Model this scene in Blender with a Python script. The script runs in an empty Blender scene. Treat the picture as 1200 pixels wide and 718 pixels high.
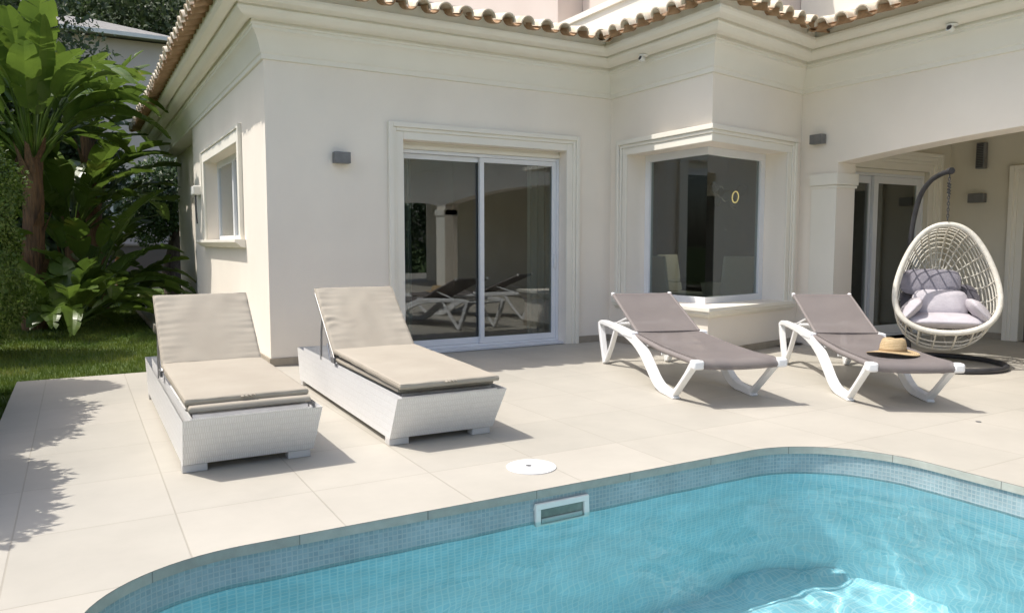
import bpy, bmesh, math, random
from mathutils import Vector, Matrix, noise
R = math.radians
random.seed(7)
scene = bpy.context.scene
C = scene.collection

# ------------------------------------------------------------------ objects
def tag(o, label=None, cat=None, group=None, kind=None):
    if label: o['label'] = label
    if cat: o['category'] = cat
    if group: o['group'] = group
    if kind: o['kind'] = kind
    return o
def empty(name, loc=(0, 0, 0), rz=0.0, label=None, cat=None, group=None):
    o = bpy.data.objects.new(name, None); C.objects.link(o)
    o.location = loc; o.rotation_euler = (0, 0, rz); o.empty_display_size = .1
    return tag(o, label, cat, group)
def copy_tree(o, parent=None):
    c = o.copy(); C.objects.link(c)
    c.parent = parent
    for ch in list(o.children): copy_tree(ch, c)
    return c

class MB:
    def __init__(s): s.v = []; s.f = []; s.uv = []
    def face(s, pts, uv=None):
        i = len(s.v); s.v += [tuple(p) for p in pts]; s.f.append(list(range(i, i + len(pts))))
        s.uv.append(uv)
    def add(s, verts, faces, uvs=None):
        i = len(s.v); s.v += [tuple(p) for p in verts]
        for k, f in enumerate(faces):
            s.f.append([a + i for a in f]); s.uv.append(uvs[k] if uvs else None)
    def box(s, lo, hi, M=None):
        x0, y0, z0 = lo; x1, y1, z1 = hi
        v = [Vector(p) for p in ((x0,y0,z0),(x1,y0,z0),(x1,y1,z0),(x0,y1,z0),(x0,y0,z1),(x1,y0,z1),(x1,y1,z1),(x0,y1,z1))]
        if M: v = [M @ p for p in v]
        s.add(v, [(0,3,2,1),(4,5,6,7),(0,1,5,4),(1,2,6,5),(2,3,7,6),(3,0,4,7)])
    def prism(s, poly, fn, d0, d1):
        """poly list of (a,b); fn(a,b,d)->xyz"""
        n = len(poly)
        s.add([fn(a, b, d0) for a, b in poly] + [fn(a, b, d1) for a, b in poly],
              [list(range(n))[::-1], list(range(n, 2*n))] + [(i, (i+1) % n, n+(i+1) % n, n+i) for i in range(n)])
    def tube(s, pts, r, seg=8, closed=False, flat=None):
        pts = [Vector(p) for p in pts]; n = len(pts)
        rs = r if isinstance(r, (list, tuple)) else [r]*n
        rings = []; prev = None
        for i, p in enumerate(pts):
            a = pts[(i-1) % n] if (closed or i > 0) else p
            b = pts[(i+1) % n] if (closed or i < n-1) else p
            t = (b - a).normalized()
            if prev is None:
                u = t.cross(Vector((0, 0, 1)))
                if u.length < .05: u = t.cross(Vector((0, 1, 0)))
            else:
                u = prev - t * prev.dot(t)
            u.normalize(); w = t.cross(u); prev = u
            rings.append([p + (u*math.cos(2*math.pi*k/seg) + w*math.sin(2*math.pi*k/seg))*rs[i] for k in range(seg)])
        vs = [q for rg in rings for q in rg]; fs = []
        m = n if closed else n-1
        for i in range(m):
            for k in range(seg):
                a = i*seg+k; b = i*seg+(k+1) % seg; j = (i+1) % n
                fs.append((a, b, j*seg+(k+1) % seg, j*seg+k))
        if not closed:
            fs.append(list(range(seg))[::-1]); fs.append(list(range((n-1)*seg, n*seg)))
        s.add(vs, fs)
    def lathe(s, prof, seg=24, M=None, cap=True):
        vs = []; fs = []
        for r_, z in prof:
            for k in range(seg):
                a = 2*math.pi*k/seg; p = Vector((r_*math.cos(a), r_*math.sin(a), z)); vs.append(M @ p if M else p)
        for i in range(len(prof)-1):
            for k in range(seg):
                fs.append((i*seg+k, i*seg+(k+1) % seg, (i+1)*seg+(k+1) % seg, (i+1)*seg+k))
        if cap:
            fs.append(list(range(seg))[::-1]); fs.append(list(range((len(prof)-1)*seg, len(prof)*seg)))
        s.add(vs, fs)
    def build(s, name, mat, parent=None, smooth=False, offset=None, bevel=0, weld=True, seg=2, angle=40):
        off = Vector(offset) if offset else Vector((0, 0, 0))
        me = bpy.data.meshes.new(name)
        me.from_pydata([Vector(v) - off for v in s.v], [], s.f)
        if any(u is not None for u in s.uv):
            uvl = me.uv_layers.new(name='UVMap')
            for poly, u in zip(me.polygons, s.uv):
                if u is None: continue
                for li, q in zip(poly.loop_indices, u): uvl.data[li].uv = q
        if weld:
            bm = bmesh.new(); bm.from_mesh(me)
            bmesh.ops.remove_doubles(bm, verts=bm.verts, dist=1e-5)
            bmesh.ops.recalc_face_normals(bm, faces=bm.faces)
            bm.to_mesh(me); bm.free()
        me.materials.append(mat)
        if smooth:
            for p in me.polygons: p.use_smooth = True
            try: me.set_sharp_from_angle(angle=R(angle))
            except Exception: pass
        o = bpy.data.objects.new(name, me); C.objects.link(o)
        if parent: o.parent = parent
        if bevel:
            b = o.modifiers.new('bevel', 'BEVEL'); b.width = bevel; b.segments = seg; b.limit_method = 'ANGLE'; b.angle_limit = R(35)
            b.harden_normals = False
        return o

# ------------------------------------------------------------------ materials
def newmat(name):
    m = bpy.data.materials.new(name); m.use_nodes = True
    nt = m.node_tree; b = nt.nodes['Principled BSDF']; return m, nt, b
def N(nt, t, **kw):
    n = nt.nodes.new(t)
    for k, v in kw.items():
        if k.startswith('i_'): n.inputs[k[2:].replace('_', ' ')].default_value = v
        else: setattr(n, k, v)
    return n
def noisy(name, c1, c2, scale=4, rough=.7, bump=.1, bscale=60, detail=6, coord='Object', bdist=.01, stretch=None, metal=0, spec=.5, trans=0):
    m, nt, b = newmat(name); L = nt.links
    tc = N(nt, 'ShaderNodeTexCoord'); src = tc.outputs[coord]
    if stretch:
        mp = N(nt, 'ShaderNodeMapping'); mp.inputs['Scale'].default_value = stretch; L.new(src, mp.inputs[0]); src = mp.outputs[0]
    n1 = N(nt, 'ShaderNodeTexNoise'); n1.inputs['Scale'].default_value = scale; n1.inputs['Detail'].default_value = detail
    L.new(src, n1.inputs['Vector'])
    cr = N(nt, 'ShaderNodeValToRGB'); cr.color_ramp.elements[0].color = (*c1, 1); cr.color_ramp.elements[1].color = (*c2, 1)
    cr.color_ramp.elements[0].position = .3; cr.color_ramp.elements[1].position = .7
    L.new(n1.outputs[0], cr.inputs[0]); L.new(cr.outputs[0], b.inputs['Base Color'])
    b.inputs['Roughness'].default_value = rough; b.inputs['Metallic'].default_value = metal
    b.inputs['Specular IOR Level'].default_value = spec
    if bump:
        n2 = N(nt, 'ShaderNodeTexNoise'); n2.inputs['Scale'].default_value = bscale; n2.inputs['Detail'].default_value = 5
        L.new(src, n2.inputs['Vector'])
        bp = N(nt, 'ShaderNodeBump'); bp.inputs['Strength'].default_value = bump; bp.inputs['Distance'].default_value = bdist
        L.new(n2.outputs[0], bp.inputs['Height']); L.new(bp.outputs[0], b.inputs['Normal'])
    return m

M = {}
M['stucco'] = noisy('stucco', (.82, .75, .655), (.88, .81, .71), scale=1.1, rough=.9, bump=.45, bscale=70, bdist=.004, spec=.2, detail=9)
M['trim'] = noisy('moulding_paint', (.80, .76, .665), (.84, .80, .705), scale=1.6, rough=.75, bump=.08, bscale=90, bdist=.003, spec=.3)
M['porch'] = noisy('porch_shaded_stucco', (.66, .61, .50), (.72, .67, .56), scale=1.3, rough=.9, bump=.2, bscale=150, bdist=.003, spec=.2)  # browner than the stucco: the porch's dimmer light put into the colour
M['pink'] = noisy('pale_render', (.62, .53, .47), (.68, .59, .53), scale=1.0, rough=.9, bump=.2, bscale=80, bdist=.004)
M['pvc'] = noisy('white_aluminium', (.74, .75, .77), (.78, .79, .80), scale=3, rough=.35, bump=0)
M['skirt'] = noisy('skirting_tile', (.30, .26, .20), (.38, .33, .26), scale=8, rough=.6, bump=.05)
M['coping'] = noisy('coping_stone', (.34, .34, .29), (.42, .42, .36), scale=9, rough=.7, bump=.2, bscale=60)
M['dark_metal'] = noisy('charcoal_steel', (.045, .045, .05), (.07, .07, .075), scale=9, rough=.45, bump=.05, metal=.3)
M['grey_metal'] = noisy('grey_lamp_metal', (.17, .17, .17), (.22, .22, .22), scale=9, rough=.5, bump=0, metal=.4)
M['steel'] = noisy('brushed_steel', (.45, .45, .46), (.55, .55, .56), scale=9, rough=.3, bump=0, metal=.9)
M['plastic'] = noisy('white_resin', (.78, .78, .78), (.83, .83, .82), scale=6, rough=.38, bump=.04, bscale=30)
M['offwhite'] = noisy('off_white_plastic', (.75, .74, .69), (.80, .79, .74), scale=9, rough=.5, bump=.05)
M['rope'] = noisy('cream_rattan', (.60, .57, .49), (.72, .69, .61), scale=25, rough=.7, bump=.5, bscale=120, bdist=.004)
M['midcloth'] = noisy('mid_grey_cloth', (.20, .19, .22), (.26, .245, .28), scale=12, rough=.95, bump=.4, bscale=60)
M['greycloth'] = noisy('light_grey_cloth', (.46, .43, .46), (.52, .49, .52), scale=12, rough=.95, bump=.4, bscale=40, bdist=.01)
M['darkcloth'] = noisy('slate_cloth', (.10, .095, .11), (.14, .13, .15), scale=12, rough=.95, bump=.4, bscale=60)
M['bark'] = noisy('fibrous_bark', (.10, .06, .035), (.24, .13, .06), scale=5, rough=.9, bump=.9, bscale=12, stretch=(6, 6, .6), bdist=.05)
M['bark2'] = noisy('grey_bark', (.07, .05, .04), (.15, .11, .09), scale=6, rough=.9, bump=.9, bscale=12, bdist=.05, stretch=(3, 3, .8))
M['soil'] = noisy('soil', (.05, .035, .02), (.09, .06, .04), scale=8, rough=.95, bump=.8, bscale=30)
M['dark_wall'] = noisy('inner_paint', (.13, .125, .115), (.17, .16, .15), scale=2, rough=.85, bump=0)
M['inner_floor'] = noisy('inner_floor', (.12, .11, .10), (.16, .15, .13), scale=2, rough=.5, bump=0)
M['curtain'] = noisy('grey_curtain', (.30, .34, .33), (.38, .42, .41), scale=2, rough=.9, bump=.2, bscale=8, stretch=(6, 6, .2))
M['stone'] = noisy('garden_stone', (.22, .19, .18), (.34, .30, .28), scale=5, rough=.9, bump=.7, bscale=8, bdist=.04)
M['terra'] = noisy('terracotta', (.32, .14, .07), (.42, .20, .10), scale=7, rough=.85, bump=.3, bscale=40)
M['roofgrey'] = noisy('grey_roof_shingle', (.20, .19, .18), (.30, .29, .27), scale=8, rough=.9, bump=.4, bscale=30)
M['ring_dark'] = noisy('bronze', (.05, .035, .015), (.08, .055, .025), scale=6, rough=.5, bump=0)
M['gold'] = noisy('brass', (.22, .16, .07), (.28, .20, .09), scale=6, rough=.5, bump=0, metal=1)
M['shutter'] = noisy('blue_grey_shutter', (.16, .17, .22), (.22, .23, .28), scale=6, rough=.6, bump=.1)
M['concrete'] = noisy('path_slab', (.42, .36, .29), (.54, .47, .38), scale=4, rough=.85, bump=.3, bscale=60)

def tile_roof():
    m, nt, b = newmat('clay_roof_tile'); L = nt.links
    tc = N(nt, 'ShaderNodeTexCoord')
    n1 = N(nt, 'ShaderNodeTexNoise'); n1.inputs['Scale'].default_value = 9; n1.inputs['Detail'].default_value = 6; L.new(tc.outputs['Object'], n1.inputs['Vector'])
    cr = N(nt, 'ShaderNodeValToRGB'); e = cr.color_ramp.elements
    e[0].color = (.50, .38, .26, 1); e[0].position = .25; e[1].color = (.72, .65, .53, 1); e[1].position = .62
    L.new(n1.outputs[0], cr.inputs[0]); L.new(cr.outputs[0], b.inputs['Base Color']); b.inputs['Roughness'].default_value = .9
    n2 = N(nt, 'ShaderNodeTexNoise'); n2.inputs['Scale'].default_value = 60; L.new(tc.outputs['Object'], n2.inputs['Vector'])
    bp = N(nt, 'ShaderNodeBump'); bp.inputs['Strength'].default_value = .4; bp.inputs['Distance'].default_value = .006
    L.new(n2.outputs[0], bp.inputs['Height']); L.new(bp.outputs[0], b.inputs['Normal'])
    return m
M['rooftile'] = tile_roof()
M['rooftile_in'] = noisy('raw_clay', (.28, .17, .09), (.42, .28, .17), scale=12, rough=.95, bump=.3)

def brickmat(name, c1, c2, mortar, w, h, ms, rough=.6, bump=.3, coord='UV', bdist=.002, noise_amt=.0, nscale=3, offset=0.0, spec=.5, var=(.9, 1.08)):
    m, nt, b = newmat(name); L = nt.links
    tc = N(nt, 'ShaderNodeTexCoord')
    br = N(nt, 'ShaderNodeTexBrick'); br.offset = offset; br.squash = 1
    br.inputs['Color1'].default_value = (*c1, 1); br.inputs['Color2'].default_value = (*c2, 1); br.inputs['Mortar'].default_value = (*mortar, 1)
    br.inputs['Scale'].default_value = 1; br.inputs['Mortar Size'].default_value = ms; br.inputs['Mortar Smooth'].default_value = .3
    br.inputs['Brick Width'].default_value = w; br.inputs['Row Height'].default_value = h
    mp = N(nt, 'ShaderNodeMapping'); L.new(tc.outputs[coord], mp.inputs[0]); L.new(mp.outputs[0], br.inputs['Vector'])
    n1 = N(nt, 'ShaderNodeTexNoise'); n1.inputs['Scale'].default_value = nscale; n1.inputs['Detail'].default_value = 8; n1.inputs['Roughness'].default_value = .65
    L.new(tc.outputs[coord], n1.inputs['Vector'])
    mr = N(nt, 'ShaderNodeMapRange'); mr.inputs['From Min'].default_value = .3; mr.inputs['From Max'].default_value = .7
    mr.inputs['To Min'].default_value = var[0]; mr.inputs['To Max'].default_value = var[1]
    L.new(n1.outputs[0], mr.inputs[0])
    mx = N(nt, 'ShaderNodeVectorMath', operation='MULTIPLY'); L.new(br.outputs['Color'], mx.inputs[0]); L.new(mr.outputs[0], mx.inputs[1])
    L.new(mx.outputs[0], b.inputs['Base Color'])
    b.inputs['Roughness'].default_value = rough; b.inputs['Specular IOR Level'].default_value = spec
    bp = N(nt, 'ShaderNodeBump'); bp.inputs['Strength'].default_value = bump; bp.inputs['Distance'].default_value = bdist; bp.invert = True
    L.new(br.outputs['Fac'], bp.inputs['Height']); L.new(bp.outputs[0], b.inputs['Normal'])
    return m, mp, nt, b
M['deck'], mp, _nt, _b = brickmat('terrace_tile', (.425, .40, .345), (.46, .43, .372), (.37, .34, .285), .64, .7245, .004, rough=.55, bump=.5, coord='Object', nscale=1.7, spec=.35, var=(.92, 1.05))
mp.inputs['Location'].default_value = (-.353 + .64*20, -5.95 + .7245*30, 0)
M['mosaic'], mp, _nt, _b = brickmat('pool_mosaic', (.35, .63, .70), (.42, .69, .745), (.60, .76, .78), .036, .036, .0040, rough=.35, bump=.3, nscale=5, var=(.85, 1.1))
M['band'], mp, _nt, _b = brickmat('waterline_mosaic', (.24, .33, .355), (.31, .40, .42), (.37, .43, .435), .023, .023, .003, rough=.3, bump=.5, nscale=4, var=(.82, 1.15))
M['wicker'], mp, _nt, _b = brickmat('white_wicker', (.80, .80, .79), (.77, .77, .765), (.70, .69, .67), .012, .05, .0024, rough=.55, bump=.8, bdist=.004, offset=.5, nscale=30, var=(.96, 1.03))

def fabric(name, c1, c2, scale=900, wr=0.0):
    m, nt, b = newmat(name); L = nt.links
    tc = N(nt, 'ShaderNodeTexCoord')
    n0 = N(nt, 'ShaderNodeTexNoise'); n0.inputs['Scale'].default_value = 3; n0.inputs['Detail'].default_value = 8; L.new(tc.outputs['Object'], n0.inputs['Vector'])
    cr = N(nt, 'ShaderNodeValToRGB'); cr.color_ramp.elements[0].color = (*c1, 1); cr.color_ramp.elements[1].color = (*c2, 1)
    cr.color_ramp.elements[0].position = .35; cr.color_ramp.elements[1].position = .65
    L.new(n0.outputs[0], cr.inputs[0]); L.new(cr.outputs[0], b.inputs['Base Color']); b.inputs['Roughness'].default_value = .95
    b.inputs['Specular IOR Level'].default_value = .15
    n1 = N(nt, 'ShaderNodeTexNoise'); n1.inputs['Scale'].default_value = 250; L.new(tc.outputs['Object'], n1.inputs['Vector'])
    bp = N(nt, 'ShaderNodeBump'); bp.inputs['Strength'].default_value = .3; bp.inputs['Distance'].default_value = .002
    L.new(n1.outputs[0], bp.inputs['Height']); L.new(bp.outputs[0], b.inputs['Normal'])
    return m
M['canvas'] = fabric('beige_canvas', (.375, .335, .275), (.41, .37, .305))
M['sling'] = fabric('taupe_sling', (.22, .195, .187), (.245, .218, .208))
def sheer(m, k):
    nt = m.node_tree; b = nt.nodes['Principled BSDF']; t = nt.nodes.new('ShaderNodeBsdfTransparent'); x = nt.nodes.new('ShaderNodeMixShader')
    x.inputs[0].default_value = k; nt.links.new(b.outputs[0], x.inputs[1]); nt.links.new(t.outputs[0], x.inputs[2]); nt.links.new(x.outputs[0], nt.nodes['Material Output'].inputs[0])
M['mesh'] = fabric('taupe_mesh', (.205, .182, .175), (.232, .205, .197)); sheer(M['mesh'], .24)
M['straw'], _mp, _nt, _b = brickmat('woven_straw', (.62, .47, .27), (.70, .55, .34), (.42, .29, .14), .016, .008, .0016, rough=.8, bump=.8, bdist=.003, coord='UV', nscale=20, offset=.5)
M['ribbon'] = noisy('brown_ribbon', (.26, .17, .08), (.34, .23, .12), scale=9, rough=.8, bump=.1)

def leafmat(name, c1, c2, c3=None, scale=1.5, rough=.45, trans=.35):
    m, nt, b = newmat(name); L = nt.links
    tc = N(nt, 'ShaderNodeTexCoord')
    n0 = N(nt, 'ShaderNodeTexNoise'); n0.inputs['Scale'].default_value = scale; n0.inputs['Detail'].default_value = 4; L.new(tc.outputs['Object'], n0.inputs['Vector'])
    cr = N(nt, 'ShaderNodeValToRGB'); e = cr.color_ramp.elements
    e[0].color = (*c1, 1); e[1].color = (*c2, 1); e[0].position = .35; e[1].position = .62
    if c3: q = e.new(.75); q.color = (*c3, 1)
    L.new(n0.outputs[0], cr.inputs[0]); L.new(cr.outputs[0], b.inputs['Base Color'])
    b.inputs['Roughness'].default_value = rough
    tr = N(nt, 'ShaderNodeBsdfTranslucent'); L.new(cr.outputs[0], tr.inputs['Color'])
    mx = N(nt, 'ShaderNodeMixShader'); mx.inputs[0].default_value = trans
    out = nt.nodes['Material Output']
    L.new(b.outputs[0], mx.inputs[1]); L.new(tr.outputs[0], mx.inputs[2]); L.new(mx.outputs[0], out.inputs[0])
    return m
M['paddle'] = leafmat('paddle_leaf', (.075, .125, .022), (.13, .20, .03), (.30, .31, .05), scale=1.2, rough=.35, trans=.4)
M['foliage'] = leafmat('shrub_leaf', (.04, .075, .022), (.065, .12, .028), (.12, .16, .04), scale=2.5)
M['foliage_light'] = leafmat('cypress_leaf', (.09, .15, .025), (.14, .21, .035), (.22, .28, .06), scale=3, trans=.3)
M['tree_leaf'] = leafmat('tree_leaf', (.045, .075, .03), (.075, .11, .04), (.11, .14, .05), scale=.6)
M['grass'] = leafmat('grass_blade', (.08, .14, .016), (.15, .20, .025), (.26, .25, .07), scale=1.4, rough=.6, trans=.3)
M['flower'] = noisy('white_petal', (.75, .73, .70), (.8, .79, .76), rough=.8, bump=0)
M['lawn'] = noisy('lawn_ground', (.05, .09, .015), (.09, .13, .03), scale=6, rough=.95, bump=.8, bscale=60, bdist=.03)
M['hill'] = noisy('scrub_hillside', (.03, .045, .02), (.07, .085, .035), scale=.8, rough=.95, bump=1, bscale=3, bdist=.3)

def glass(name, tint, refl):
    m = bpy.data.materials.new(name); m.use_nodes = True; nt = m.node_tree; L = nt.links; nt.nodes.clear()
    out = N(nt, 'ShaderNodeOutputMaterial')
    t = N(nt, 'ShaderNodeBsdfTransparent'); t.inputs[0].default_value = (*tint, 1)
    g = N(nt, 'ShaderNodeBsdfGlossy'); g.inputs['Roughness'].default_value = .0; g.inputs['Color'].default_value = (.95, .97, 1, 1)
    lw = N(nt, 'ShaderNodeLayerWeight'); lw.inputs['Blend'].default_value = .5
    pw = N(nt, 'ShaderNodeMath', operation='POWER'); L.new(lw.outputs['Facing'], pw.inputs[0]); pw.inputs[1].default_value = 4.0
    fr = N(nt, 'ShaderNodeMapRange'); L.new(pw.outputs[0], fr.inputs[0]); fr.inputs['To Min'].default_value = refl; fr.inputs['To Max'].default_value = 1.0
    mx = N(nt, 'ShaderNodeMixShader'); L.new(fr.outputs[0], mx.inputs[0]); L.new(t.outputs[0], mx.inputs[1]); L.new(g.outputs[0], mx.inputs[2])
    L.new(mx.outputs[0], out.inputs[0]); return m
M['glass'] = glass('window_glass', (.66, .70, .67), .10)
M['tglass'] = glass('table_glass', (.75, .8, .8), .06)

def watermat():
    m = bpy.data.materials.new('pool_water'); m.use_nodes = True; nt = m.node_tree; L = nt.links; nt.nodes.clear()
    out = N(nt, 'ShaderNodeOutputMaterial')
    tc = N(nt, 'ShaderNodeTexCoord')
    n1 = N(nt, 'ShaderNodeTexNoise'); n1.inputs['Scale'].default_value = 3.2; n1.inputs['Detail'].default_value = 3; n1.inputs['Distortion'].default_value = .6
    L.new(tc.outputs['Object'], n1.inputs['Vector'])
    bp = N(nt, 'ShaderNodeBump'); bp.inputs['Strength'].default_value = .35; bp.inputs['Distance'].default_value = .05; L.new(n1.outputs[0], bp.inputs['Height'])
    rf = N(nt, 'ShaderNodeBsdfRefraction'); rf.inputs['IOR'].default_value = 1.33; rf.inputs['Roughness'].default_value = 0; rf.inputs[0].default_value = (.84, .955, .97, 1)
    tr = N(nt, 'ShaderNodeBsdfTransparent'); tr.inputs[0].default_value = (.80, .965, .985, 1)
    g = N(nt, 'ShaderNodeBsdfGlossy'); g.inputs['Roughness'].default_value = 0.01
    fr = N(nt, 'ShaderNodeFresnel'); fr.inputs['IOR'].default_value = 1.33
    nt.nodes.remove(bp)
    m2 = N(nt, 'ShaderNodeMixShader'); m2.inputs[0].default_value = .5
    L.new(rf.outputs[0], m2.inputs[1]); L.new(tr.outputs[0], m2.inputs[2])
    m2.inputs[0].default_value = 0.0
    mx = N(nt, 'ShaderNodeMixShader'); L.new(fr.outputs[0], mx.inputs[0]); L.new(m2.outputs[0], mx.inputs[1]); L.new(g.outputs[0], mx.inputs[2])
    L.new(mx.outputs[0], out.inputs[0]); return m
M['water'] = watermat()

# ------------------------------------------------------------------ sweeps along the plan
def offs(path, o):
    """offset a plan path to the walker's right by o, mitred"""
    P = [Vector(p) for p in path]; out = []
    for i, p in enumerate(P):
        ns = []
        if i > 0: d = (p - P[i-1]).normalized(); ns.append(Vector((d.y, -d.x)))
        if i < len(P)-1: d = (P[i+1] - p).normalized(); ns.append(Vector((d.y, -d.x)))
        if len(ns) == 2: n = (ns[0] + ns[1]) / (1 + ns[0].dot(ns[1]))
        else: n = ns[0]
        out.append(p + n*o)
    return out
def sweep(mb, path, prof, closed=True, caps=True):
    rows = [offs(path, o) for o, z in prof]; n = len(prof); m = len(path)
    vs = []; fs = []
    for j, (o, z) in enumerate(prof):
        for i in range(m): vs.append((rows[j][i].x, rows[j][i].y, z))
    for j in range(n if closed else n-1):
        k = (j+1) % n
        for i in range(m-1): fs.append((j*m+i, j*m+i+1, k*m+i+1, k*m+i))
    if closed and caps:
        fs.append([j*m for j in range(n)]); fs.append([j*m+m-1 for j in range(n)][::-1])
    mb.add(vs, fs)

AB = R(11.5)
P0, P1, P2, P3, P4 = (1.93, 17.7), (1.93, 13.2), (1.68, 13.2), (1.68, 7.9), (5.95, 7.9)
P5 = (5.95, 6.12); XW = 7.8; P6 = (XW, 6.12 + (XW-5.95)*math.tan(AB)); P7 = (XW, -8.0)
PATH = [P0, P1, P2, P3, P4, P5, P6, P7]
bd = Vector((math.cos(AB), math.sin(AB)))          # along the bay's front face
WT = .345

villa = empty('villa', (1.68, 7.9, 0), 0, 'cream rendered single storey villa wing with moulded cornice, clay tile eaves and sliding glass door', 'house')
VO = (1.68, 7.9, 0)
def vpart(mb, name, mat, parent=villa, **kw): return mb.build(name, mat, parent, offset=VO, **kw)

def wall_seg(mb, A, B, Ai, Bi, z0, z1, holes):
    A, B, Ai, Bi = map(Vector, (A, B, Ai, Bi)); Ln = (B-A).length
    ss = sorted(set([0, Ln] + [min(max(h[k], 0), Ln) for h in holes for k in (0, 1)]))
    zz = sorted(set([z0, z1] + [h[k] for h in holes for k in (2, 3)]))
    def o(s, z): p = A.lerp(B, s/Ln); return (p.x, p.y, z)
    dd = (B-A).normalized(); nq = Vector((-dd.y, dd.x)); wt = abs((Ai-A).dot(nq))
    def q(s, z):
        if s <= 1e-6: p = Ai
        elif s >= Ln-1e-6: p = Bi
        else: p = A + dd*s + nq*wt
        return (p.x, p.y, z)
    def solid(i, j):
        if j < 0 or j >= len(zz)-1: return False
        if i < 0 or i >= len(ss)-1: return None
        sm = (ss[i]+ss[i+1])/2; zm = (zz[j]+zz[j+1])/2
        return not any(h[0] < sm < h[1] and h[2] < zm < h[3] for h in holes)
    for i in range(len(ss)-1):
        for j in range(len(zz)-1):
            if not solid(i, j): continue
            a, b, c, d = ss[i], ss[i+1], zz[j], zz[j+1]
            mb.face([o(a, c), o(b, c), o(b, d), o(a, d)]); mb.face([q(b, c), q(a, c), q(a, d), q(b, d)])
            if solid(i+1, j) is False: mb.face([o(b, c), q(b, c), q(b, d), o(b, d)])
            if solid(i-1, j) is False: mb.face([q(a, c), o(a, c), o(a, d), q(a, d)])
            if not solid(i, j+1): mb.face([o(a, d), o(b, d), q(b, d), q(a, d)])
            if not solid(i, j-1): mb.face([q(a, c), q(b, c), o(b, c), o(a, c)])

inn = offs(PATH, -WT)
ZT = 3.66
DX0, DX1, DZ = 3.136, 5.27, 2.38           # facade door opening
WY0, WY1, WZ0, WZ1 = 9.32, 11.95, 1.30, 2.42   # side window opening
BZ0, BZ1 = .56, 2.34                        # bay window
BL = 7.55; BR_ = None
# right end of the bay hole on the slanted face (x = 7.47)
BRs = (7.47-5.95)/math.cos(AB)
mb = MB()
wall_seg(mb, P0, P1, inn[0], inn[1], -.1, ZT, [])
wall_seg(mb, P1, P2, inn[1], inn[2], -.1, ZT, [])
wall_seg(mb, P2, P3, inn[2], inn[3], -.1, ZT, [(13.2-WY1, 13.2-WY0, WZ0, WZ1)])
wall_seg(mb, P3, P4, inn[3], inn[4], -.1, ZT, [(DX0-1.68, DX1-1.68, 0.0, DZ)])
wall_seg(mb, P4, P5, inn[4], inn[5], -.1, ZT, [(7.9-BL, 9, BZ0, BZ1)])
wall_seg(mb, P5, P6, inn[5], inn[6], -.1, ZT, [(-1, BRs, BZ0, BZ1)])
vpart(mb, 'wall', M['stucco'])

# wing wall with the arches
def arch_pts(y_hi, y_lo, zs, rise, n=24):
    c = (y_hi+y_lo)/2; a = (y_hi-y_lo)/2; out = []
    for k in range(n+1):
        x = 1-2*k/n; out.append((c + a*x, zs + rise*(1-x*x)))
    return out
mb = MB()
XT = .32
def col(y0, y1, zt=ZT):
    mb.box((XW, y0, -.1), (XW+XT, y1, zt))
A1 = (5.96, -.68); A2 = (-1.18, -7.6)
col(A1[0], P6[1]); col(A2[0], A1[1]); col(-8, A2[1])
for (yh, yl) in (A1, A2):
    ap = arch_pts(yh, yl, 2.195, .19)
    for k in range(len(ap)-1):
        (ya, za), (yb, zb) = ap[k], ap[k+1]
        mb.prism([(ya, za), (yb, zb), (yb, ZT), (ya, ZT)], lambda a, b, d: (d, a, b), XW, XW+XT)
# porch piers: faces shared inside are removed
bm_arch = mb
o = vpart(mb, 'arcade_wall', M['stucco'])
# pier capitals
for yh, yl, w in ((A1[0], A1[0]+.36, 0), (A2[0], A1[1], 0)):
    mb = MB(); a, b = min(yh, yl), max(yh, yl)
    mb.box((XW-.02, a-.004, 0.0), (XW-.002, b-.01, 1.94)); 
    mb.box((XW-.045, a-.03, 1.94), (XW+XT+.03, b+.0, 2.075))
    mb.box((XW-.03, a-.018, 1.905), (XW+XT+.02, b-.005, 1.937))
    vpart(mb, 'pilaster', M['trim'], bevel=.004)

# cornice
CPATH = [(1.68, 17.7), P3, P4, P5, P6, P7]
mb = MB(); mb.box((1.681, 13.201, 3.062), (1.929, 17.698, 3.655)); vpart(mb, 'recess_head', M['trim'])
cor = [(0, 3.06), (.022, 3.065), (.022, 3.112), (.034, 3.125), (.05, 3.19), (.078, 3.265), (.108, 3.312), (.124, 3.322), (.124, 3.352), (.138, 3.356), (.138, 3.376),
       (.128, 3.392), (.132, 3.418), (.152, 3.418), (.160, 3.398), (.205, 3.402), (.250, 3.420), (.278, 3.452), (.284, 3.478), (.274, 3.488), (.276, 3.512), (.300, 3.512), (.308, 3.492), (.350, 3.496), (.392, 3.514), (.416, 3.545), (.420, 3.572), (.395, 3.582),
       (.395, 3.69), (0, 3.69)]
mb = MB(); sweep(mb, [(3.5, 17.7)] + CPATH, cor); vpart(mb, 'cornice', M['trim'], smooth=True, angle=28)
# parapet and terrace roof slab
mb = MB(); sweep(mb, [(3.5, 17.7)] + CPATH, [(-.34, 3.7), (-.34, 3.93), (-.30, 3.935), (-.30, 3.985), (-.56, 3.985), (-.56, 3.935), (-.52, 3.93), (-.52, 3.7)])
vpart(mb, 'parapet', M['pink'])
mb = MB(); rp = [tuple(p) for p in offs(CPATH, .30)] + [(14, -8), (14, 17.4)]
mb.prism(rp, lambda a, b, d: (a, b, d), 3.665, 3.72); o = vpart(mb, 'roof', M['roofgrey'])
roof = o

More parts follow.
